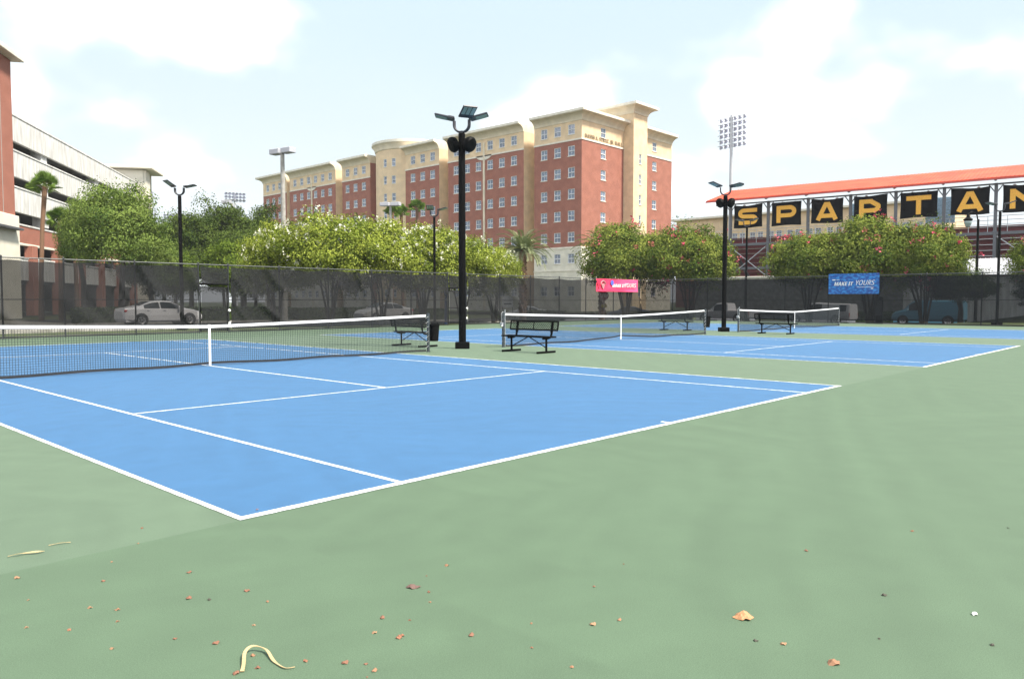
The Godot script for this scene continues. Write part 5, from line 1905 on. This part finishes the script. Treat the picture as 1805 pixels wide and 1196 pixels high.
	for x in [-2.2, -0.8, 0.5]:
		b.tube([Vector3(x, 2.1, -0.75), Vector3(x, 2.25, -0.72), Vector3(x, 2.25, 0.72), Vector3(x, 2.1, 0.75)], [0.025], 5)
	for z in [-0.5, 0.0, 0.5]:
		b.tube([Vector3(-2.5, 2.28, z), Vector3(0.9, 2.28, z)], [0.03], 5)
	part("roof_rack", b.build(), mats.rim, v)


# ---------------------------------------------------------------- street lamps, signs, far floodlights
func box_lamp(label: String, at: Vector3, height: float, r: float, heads: Array) -> void:
	var t := thing("street_lamp", label, "street lamp", at, 0.0, "grey box-headed street lamps")
	var b := MB.new()
	b.tube([Vector3.DOWN * 0.3, Vector3.UP * height], [r * 1.35, r * 0.85], 12)
	part("pole", b.build(), mats.lamp_pole, t)
	for h in heads:
		var d := heading(h)
		b = MB.new()
		var bs := Basis(d, Vector3.UP, d.cross(Vector3.UP))
		b.cbox(Vector3.UP * (height + 0.12) + d * 0.56, Vector3(0.92, 0.36, 0.6), 0.03, bs)
		b.box(Vector3.UP * (height - 0.02) + d * 0.12, Vector3(0.4, 0.08, 0.08), bs)
		var o := part("lamp_head", b.build(), mats.lamp_grey, t)
		b = MB.new()
		b.box(Vector3.UP * (height - 0.037) + d * 0.52, Vector3(0.62, 0.012, 0.42), bs)
		part("lens", b.build(), mats.white, o)

func flood_tower(label: String, at: Vector3, top: float, w: float, rows: int, cols: int, face: float, r: float) -> void:
	var t := thing("stadium_floodlight", label, "floodlight tower", at, 0.0, "pale stadium floodlight towers")
	var d := heading(face)
	var side := d.cross(Vector3.UP)
	var b := MB.new()
	b.tube([Vector3.ZERO, Vector3.UP * top], [r * 1.5, r], 10)
	part("pole", b.build(), mats.galv, t)
	var step := w / cols
	b = MB.new()
	for j in rows:
		var y := top - (j + 0.4) * step * 0.95
		b.tube([Vector3.UP * y - side * w * 0.5, Vector3.UP * y + side * w * 0.5], [0.07], 5)
	for i in cols:
		var x := side * ((i + 0.5) * step - w * 0.5)
		b.tube([Vector3.UP * top + x, Vector3.UP * (top - rows * step * 0.95) + x], [0.05], 5)
	part("rack", b.build(), mats.galv, t)
	var lm := MB.new()
	lm.lathe([Vector2(0.0, -0.22), Vector2(0.14, -0.2), Vector2(step * 0.2, -0.05), Vector2(step * 0.48, 0.34), Vector2(step * 0.44, 0.34), Vector2(0.0, 0.1)], Vector3.ZERO, (d - Vector3.UP * 0.75).normalized(), 10)
	var mesh := lm.build()
	for j in rows:
		for i in cols:
			part("lamp", mesh, mats.flood, t, Vector3.UP * (top - (j + 0.4) * step * 0.95) + side * ((i + 0.5) * step - w * 0.5) + d * 0.3)

func make_street_things() -> void:
	mats.flood = mat(0.42, 0.43, 0.55, 0.5, 0.1)
	box_lamp("grey street lamp with two box heads above the white blossoms", on_ground(26.0, 43.4), 11.75, 0.16, [348.0, 168.0])
	box_lamp("far grey street lamp with one box head above the dark trees", on_ground(36.7, 71.6), 11.9, 0.17, [317.0])
	box_lamp("small grey street lamp with two box heads in front of the round tower", on_ground(44.9, 55.5), 11.2, 0.14, [330.0, 150.0])
	flood_tower("tall pale floodlight tower above the stadium's left end", P(138.4, 67.0, -0.6), 38.5, 6.6, 6, 6, 100.0, 0.27)
	flood_tower("distant floodlight tower above the dark trees", P(120.5, 233.0), 37.0, 6.6, 3, 6, 200.0, 0.3)
	flood_tower("faint distant floodlight tower between the oak and the two-headed lamp post", P(106.3, 248.0), 30.0, 5.2, 3, 6, 200.0, 0.3)
	# ornate street lantern
	var t := thing("street_lantern", "dark ornate street lantern in front of the second letter A banner", "street lamp", on_ground(57.6, 7.6))
	var b := MB.new()
	b.tube([Vector3.DOWN * 0.1, Vector3.UP * 7.6], [0.11, 0.075], 10)
	b.lathe([Vector2(0.22, 0.0), Vector2(0.2, 0.5), Vector2(0.12, 0.7)], Vector3.ZERO, Vector3.UP, 12)
	part("pole", b.build(), mats.black, t)
	b = MB.new()
	var d := heading(317.0)
	b.tube([Vector3.UP * 7.4, Vector3.UP * 7.9 + d * 0.1, Vector3.UP * 8.1 + d * 0.45, Vector3.UP * 7.95 + d * 0.7], [0.045], 6)
	part("arm", b.build(), mats.black, t)
	b = MB.new()
	b.lathe([Vector2(0.0, 0.35), Vector2(0.08, 0.32), Vector2(0.12, 0.12), Vector2(0.3, 0.0), Vector2(0.3, -0.05), Vector2(0.22, -0.12)], Vector3.UP * 7.6 + d * 0.7, Vector3.UP, 14)
	part("hood", b.build(), mats.black, t)
	b = MB.new()
	b.lathe([Vector2(0.22, -0.1), Vector2(0.24, -0.25), Vector2(0.14, -0.5), Vector2(0.0, -0.55)], Vector3.UP * 7.6 + d * 0.7, Vector3.UP, 14)
	part("globe", b.build(), mats.led, t)
	# white signboard
	var yaw := heading(50.0)
	var r := heading(140.0)
	var bs := Basis(r, Vector3.UP, -yaw)
	t = thing("signboard", "small white signboard on a post beside the silver car", "sign", on_ground(46.2, 40.9))
	b = MB.new()
	b.cbox(Vector3.UP * 1.72, Vector3(0.95, 0.85, 0.06), 0.01, bs)
	b.flat(Vector3.UP * 2.14 - r * 0.475 - yaw * 0.03, Vector3.UP * 2.14 + r * 0.475 - yaw * 0.03, Vector3.UP * 2.34 - yaw * 0.03, -yaw)
	b.flat(Vector3.UP * 2.14 - r * 0.475 + yaw * 0.03, Vector3.UP * 2.14 + r * 0.475 + yaw * 0.03, Vector3.UP * 2.34 + yaw * 0.03, yaw)
	part("board", b.build(), mats.white, t)
	b = MB.new()
	for k in 2:
		b.box(Vector3.UP * (1.9 - k * 0.3) - yaw * 0.04, Vector3(0.66, 0.07 + 0.04 * k, 0.012), bs)
	part("print", b.build(), mats.steel, t)
	b = MB.new()
	b.tube([r * 0.44 - Vector3.UP * 0.1, r * 0.44 + Vector3.UP * 1.4], [0.04], 6)
	b.tube([r * -0.44 - Vector3.UP * 0.1, r * -0.44 + Vector3.UP * 1.4], [0.04], 6)
	part("leg", b.build(), mats.steel, t)
	# stop sign
	t = thing("stop_sign", "red stop sign with yellow plate partly behind the pink banner", "sign", on_ground(55.6, 37.4))
	b = MB.new()
	b.tube([Vector3.DOWN * 0.1, Vector3.UP * 2.9], [0.035], 6)
	part("pole", b.build(), mats.galv, t)
	var face := -heading(54.0)
	b = MB.new()
	b.lathe([Vector2(0.0, 0.06), Vector2(0.44, 0.06), Vector2(0.44, 0.04), Vector2(0.0, 0.04)], Vector3.UP * 2.5, face, 8)
	part("plate", b.build(), mat(0.42, 0.03, 0.04, 0.5), t)
	var rr := heading(144.0)
	words("STOP", mats.white, t, "lettering", 0.4, Vector3.UP * 2.5 + face * 0.075, Basis(rr, Vector3.UP, face), false, 0.0, 0.8, 700)
	b = MB.new()
	b.cbox(Vector3.UP * 1.55 + face * 0.05, Vector3(0.5, 0.3, 0.02), 0.004, Basis(rr, Vector3.UP, face))
	part("yellow_plate", b.build(), mat(0.65, 0.5, 0.03, 0.5), t)
	# information pillar
	t = thing("information_pillar", "dark upright information pillar with rounded top behind the right fence", "sign", on_ground(55.2, 13.15))
	b = MB.new()
	var ax := heading(165.0)
	bs = Basis(ax, Vector3.UP, ax.cross(Vector3.UP))
	b.cbox(Vector3.UP * 1.0, Vector3(0.62, 2.0, 0.2), 0.03, bs)
	for k in 10:
		var a0 := PI * k / 10.0
		var a1 := PI * (k + 1) / 10.0
		for s in [1.0, -1.0]:
			b.flat(Vector3.UP * 2.0 + bs.z * 0.1 * s, Vector3.UP * (2.0 + sin(a0) * 0.16) + ax * cos(a0) * 0.31 + bs.z * 0.1 * s, Vector3.UP * (2.0 + sin(a1) * 0.16) + ax * cos(a1) * 0.31 + bs.z * 0.1 * s, bs.z * s)
		b.quad(Vector3.UP * (2.0 + sin(a0) * 0.16) + ax * cos(a0) * 0.31 + bs.z * 0.1, Vector3.UP * (2.0 + sin(a1) * 0.16) + ax * cos(a1) * 0.31 + bs.z * 0.1, Vector3.UP * (2.0 + sin(a1) * 0.16) + ax * cos(a1) * 0.31 - bs.z * 0.1, Vector3.UP * (2.0 + sin(a0) * 0.16) + ax * cos(a0) * 0.31 - bs.z * 0.1, Vector3.UP)
	part("pillar", b.build(), mats.black_soft, t)
	b = MB.new()
	b.cbox(Vector3.UP * 1.35 - bs.z * 0.11, Vector3(0.46, 1.1, 0.02), 0.004, bs)
	b.cbox(Vector3.UP * 1.35 + bs.z * 0.11, Vector3(0.46, 1.1, 0.02), 0.004, bs)
	part("panel", b.build(), mat(0.16, 0.165, 0.17, 0.4), t)
	# blue emergency post and red-white parking sign
	t = thing("call_post", "slim blue call post behind the slim floodlight post", "post", on_ground(34.2, 35.6))
	b = MB.new()
	b.lathe([Vector2(0.16, -0.1), Vector2(0.14, 1.9), Vector2(0.16, 1.95), Vector2(0.16, 2.5), Vector2(0.05, 2.65), Vector2(0.0, 2.66)], Vector3.ZERO, Vector3.UP, 12)
	part("column", b.build(), mat(0.02, 0.12, 0.42, 0.5), t)
	b = MB.new()
	b.lathe([Vector2(0.1, 2.66), Vector2(0.11, 2.78), Vector2(0.04, 2.9), Vector2(0.0, 2.9)], Vector3.ZERO, Vector3.UP, 12)
	part("beacon", b.build(), mat(0.15, 0.35, 0.8, 0.2), t)


# ---------------------------------------------------------------- leaves and bark on the court
func leaf_bit(sd: int, len: float, curl: float) -> ArrayMesh:
	rng.seed = sd
	var b := MB.new()
	var n := 6
	var w := len * rng.randf_range(0.28, 0.45)
	for i in n:
		var a := float(i) / n
		var c := float(i + 1) / n
		for s in [-1.0, 1.0]:
			var pt := func(t: float, e: float) -> Vector3:
				var x := (t - 0.5) * len
				var ww: float = w * sin(PI * clampf(t * 0.94 + 0.03, 0, 1)) * (1.0 + 0.2 * sin(t * 17.0 + sd))
				return Vector3(x, 0.002 + curl * len * (0.3 * sin(PI * t)) * (1.0 - e * 0.85) + 0.004 * sin(t * 9.0 + sd), s * ww * e)
			b.quad(pt.call(a, 0.0), pt.call(c, 0.0), pt.call(c, 1.0), pt.call(a, 1.0))
	return b.build()

func make_debris() -> void:
	var tones := [[0.33, 0.14, 0.08], [0.36, 0.18, 0.10], [0.26, 0.115, 0.07], [0.40, 0.23, 0.13]]
	var dm := []
	for c in tones:
		dm.append(mat(c[0], c[1], c[2], 0.75, 0, mats.speck, 9.0))
	var pale := mat(0.62, 0.48, 0.26, 0.7, 0, mats.speck, 6.0)
	var dark := mat(0.05, 0.045, 0.035, 0.8)
	var bits := []
	for k in 6:
		bits.append(leaf_bit(700 + k, 0.028 + 0.004 * k, 0.4 + 0.14 * k))
	rng.seed = 4242
	var spots := [[-0.51, 0.3], [-0.65, -0.0], [-0.88, -0.23], [-0.66, -0.71], [-1.31, -0.13], [-1.02, -0.51], [-1.36, -0.51], [-1.19, -0.83], [-1.11, -0.95], [-0.82, -1.06], [-0.58, -1.18], [-0.58, -1.38], [-1.16, -1.09], [-1.46, -0.86], [-0.76, -1.58], [-1.06, -1.46], [-0.96, -1.63], [0.03, -1.86], [-0.05, -1.96], [-0.25, -2.05], [-0.44, -2.04], [-0.38, -2.15], [-0.4, -2.16], [-0.17, -2.37], [0.17, -1.68], [0.35, -1.64], [0.2, 0.14], [-0.79, -2.05], [-0.64, -2.25], [-0.65, -2.32], [-0.7, -2.34], [-0.95, -1.96], [-0.91, -1.85], [-1.03, -1.94], [-0.69, -2.18], [-0.32, -1.94], [-1.34, -1.03], [-1.28, -1.36], [1.03, -2.34], [0.65, -2.42], [0.28, -2.69], [0.4, -2.75], [0.1, -2.48], [-0.08, -2.64], [-0.1, -2.87], [0.67, -3.4], [1.94, -2.99], [2.77, -3.33]]
	for i in spots.size():
		var s: Array = spots[i]
		var far := Vector2(s[0] + 2.43, s[1] + 4.71).length()
		var blue: bool = s[1] > 0.1 and s[0] > 0.1
		var yaw := rad_to_deg(atan2(s[0] + 2.43, s[1] + 4.71))
		var label := "small dried brown leaf scrap left of the long bark strip on the green court"
		if Vector2(s[0] + 0.93, s[1] + 1.92).length() < 0.2:
			label = "small dried brown leaf scrap touching or right beside the long bark strip"
		elif yaw > 47.1:
			label = "small dried brown leaf scrap on the right half of the green court"
		elif yaw > 28.5:
			label = "small dried brown leaf scrap between the long bark strip and the large tan leaf"
		if blue:
			label = "single dried leaf scrap on the blue court beside the near corner"
		var o := single("leaf_scrap", bits[i % 6], dm[rng.randi() % 4], label, "leaf", "" if blue else "dried leaf scraps on the green surface", P(s[0], s[1], 0.009 if blue else 0.001))
		o.rotation.y = rng.randf() * TAU
		o.scale = Vector3.ONE * rng.randf_range(0.35, 0.9) * (0.7 + far * 0.07)
	var dspots := [[0.62, -3.3], [1.0, -3.68], [1.53, -3.54], [3.26, -3.76], [1.26, -4.05], [-0.76, -1.15]]
	for s in dspots:
		var o := single("dark_scrap", bits[rng.randi() % 6], dark, "tiny dark brown leaf crumb, nearly black, lying on the green court", "leaf", "dark leaf crumbs on the green surface", P(s[0], s[1], 0.001))
		o.rotation.y = rng.randf() * TAU
		o.scale = Vector3.ONE * 0.6
	single("dry_leaf", leaf_bit(801, 0.098, 0.95), mat(0.52, 0.26, 0.13, 0.75, 0, mats.blot, 14.0), "large curled tan leaf lying alone at the lower right of the court", "leaf", "", P(0.81, -3.15, 0.001)).rotation.y = deg_to_rad(-45.0)
	single("dry_leaf", leaf_bit(802, 0.06, 0.8), dm[1], "reddish curled leaf near the bottom edge, right of the large tan leaf", "leaf", "", P(0.64, -3.62, 0.001)).rotation.y = deg_to_rad(-20.0)
	single("dry_leaf", leaf_bit(803, 0.078, 0.5), mat(0.12, 0.07, 0.06, 0.8), "flat dark brown leaf in the middle of the near court apron", "leaf", "", P(0.02, -1.75, 0.001)).rotation.y = deg_to_rad(-50.0)
	single("paper_scrap", leaf_bit(804, 0.035, 0.8), mats.white, "tiny white paper scrap at the right of the green court", "paper", "", P(1.57, -3.92, 0.001))
	# curled palm bark strips
	var strip := func(pts: Array, wid: Array, called: String, label: String) -> void:
		var b := MB.new()
		var fine := []
		for i in pts.size() - 1:
			for k in 4:
				var t := k / 4.0
				var p0: Vector3 = pts[maxi(i - 1, 0)]
				var p3: Vector3 = pts[mini(i + 2, pts.size() - 1)]
				fine.append([pts[i].cubic_interpolate(pts[i + 1], p0, p3, t), lerpf(wid[i], wid[i + 1], t)])
		fine.append([pts[pts.size() - 1], wid[pts.size() - 1]])
		for i in fine.size() - 1:
			var d: Vector3 = (fine[i + 1][0] - fine[i][0]).normalized()
			var tw := 0.35 * sin(i * 0.45)
			var s: Vector3 = (d.cross(Vector3.UP).normalized() * cos(tw) + Vector3.UP * sin(tw))
			var a: float = fine[i][1]
			var c: float = fine[i + 1][1]
			var th := Vector3.UP * 0.0025
			b.quad(fine[i][0] - s * a + th, fine[i + 1][0] - s * c + th, fine[i + 1][0] + s * c + th, fine[i][0] + s * a + th, Vector3.UP)
			b.quad(fine[i][0] - s * a, fine[i + 1][0] - s * c, fine[i + 1][0] + s * c, fine[i][0] + s * a, Vector3.DOWN)
			for e in [-1.0, 1.0]:
				b.quad(fine[i][0] + s * a * e, fine[i + 1][0] + s * c * e, fine[i + 1][0] + s * c * e + th, fine[i][0] + s * a * e + th, s * e)
		single(called, b.build(), pale, label, "bark strip")
	strip.call([P(-1.01, -1.95, 0.004), P(-0.985, -1.915, 0.012), P(-0.94, -1.84, 0.02), P(-0.9, -1.815, 0.024), P(-0.875, -1.83, 0.02), P(-0.862, -1.875, 0.014), P(-0.88, -1.95, 0.008), P(-0.885, -2.0, 0.005), P(-0.88, -2.05, 0.004), P(-0.85, -2.07, 0.004)], [0.008, 0.008, 0.007, 0.005, 0.005, 0.006, 0.006, 0.003, 0.004, 0.001], "bark_strip", "long pale curled bark strip on the court at the bottom edge")
	strip.call([P(-1.25, 0.29, 0.004), P(-1.21, 0.27, 0.012), P(-1.17, 0.27, 0.008), P(-1.12, 0.235, 0.012), P(-1.08, 0.24, 0.005)], [0.003, 0.006, 0.005, 0.007, 0.003], "bark_strip", "small pale bark strip on the green court at the left edge")
	strip.call([P(-1.03, 0.34, 0.004), P(-0.97, 0.33, 0.007), P(-0.92, 0.31, 0.004)], [0.002, 0.005, 0.002], "bark_strip", "straight thin bark strip just right of the small curled one at left")


func _ready() -> void:
	make_light()
	make_materials()
	make_ground()
	make_hall()
	make_garage()
	make_stadium()
	make_fences()
	make_trees()
	make_net(COURT_U[0], "net of the nearest court, large at the left edge", 0.02, -1)
	make_net(COURT_U[1], "net of the middle court with winch post beside the facing bench", 0.13, -1)
	make_net(COURT_U[2], "small farthest net in front of the white capped truck", 0.10, -1)
	make_benches()
	make_bin(P(12.2, 11.95, 0.30), P(11.935, 11.885, 0.30), "black waste bin hung on the nearest net's right post")
	make_bin(P(28.22, 11.95, 0.30), P(27.955, 11.885, 0.30), "black waste bin hung on the middle net's right post")
	make_court_lamps()
	make_vehicles()
	make_street_things()
	make_debris()
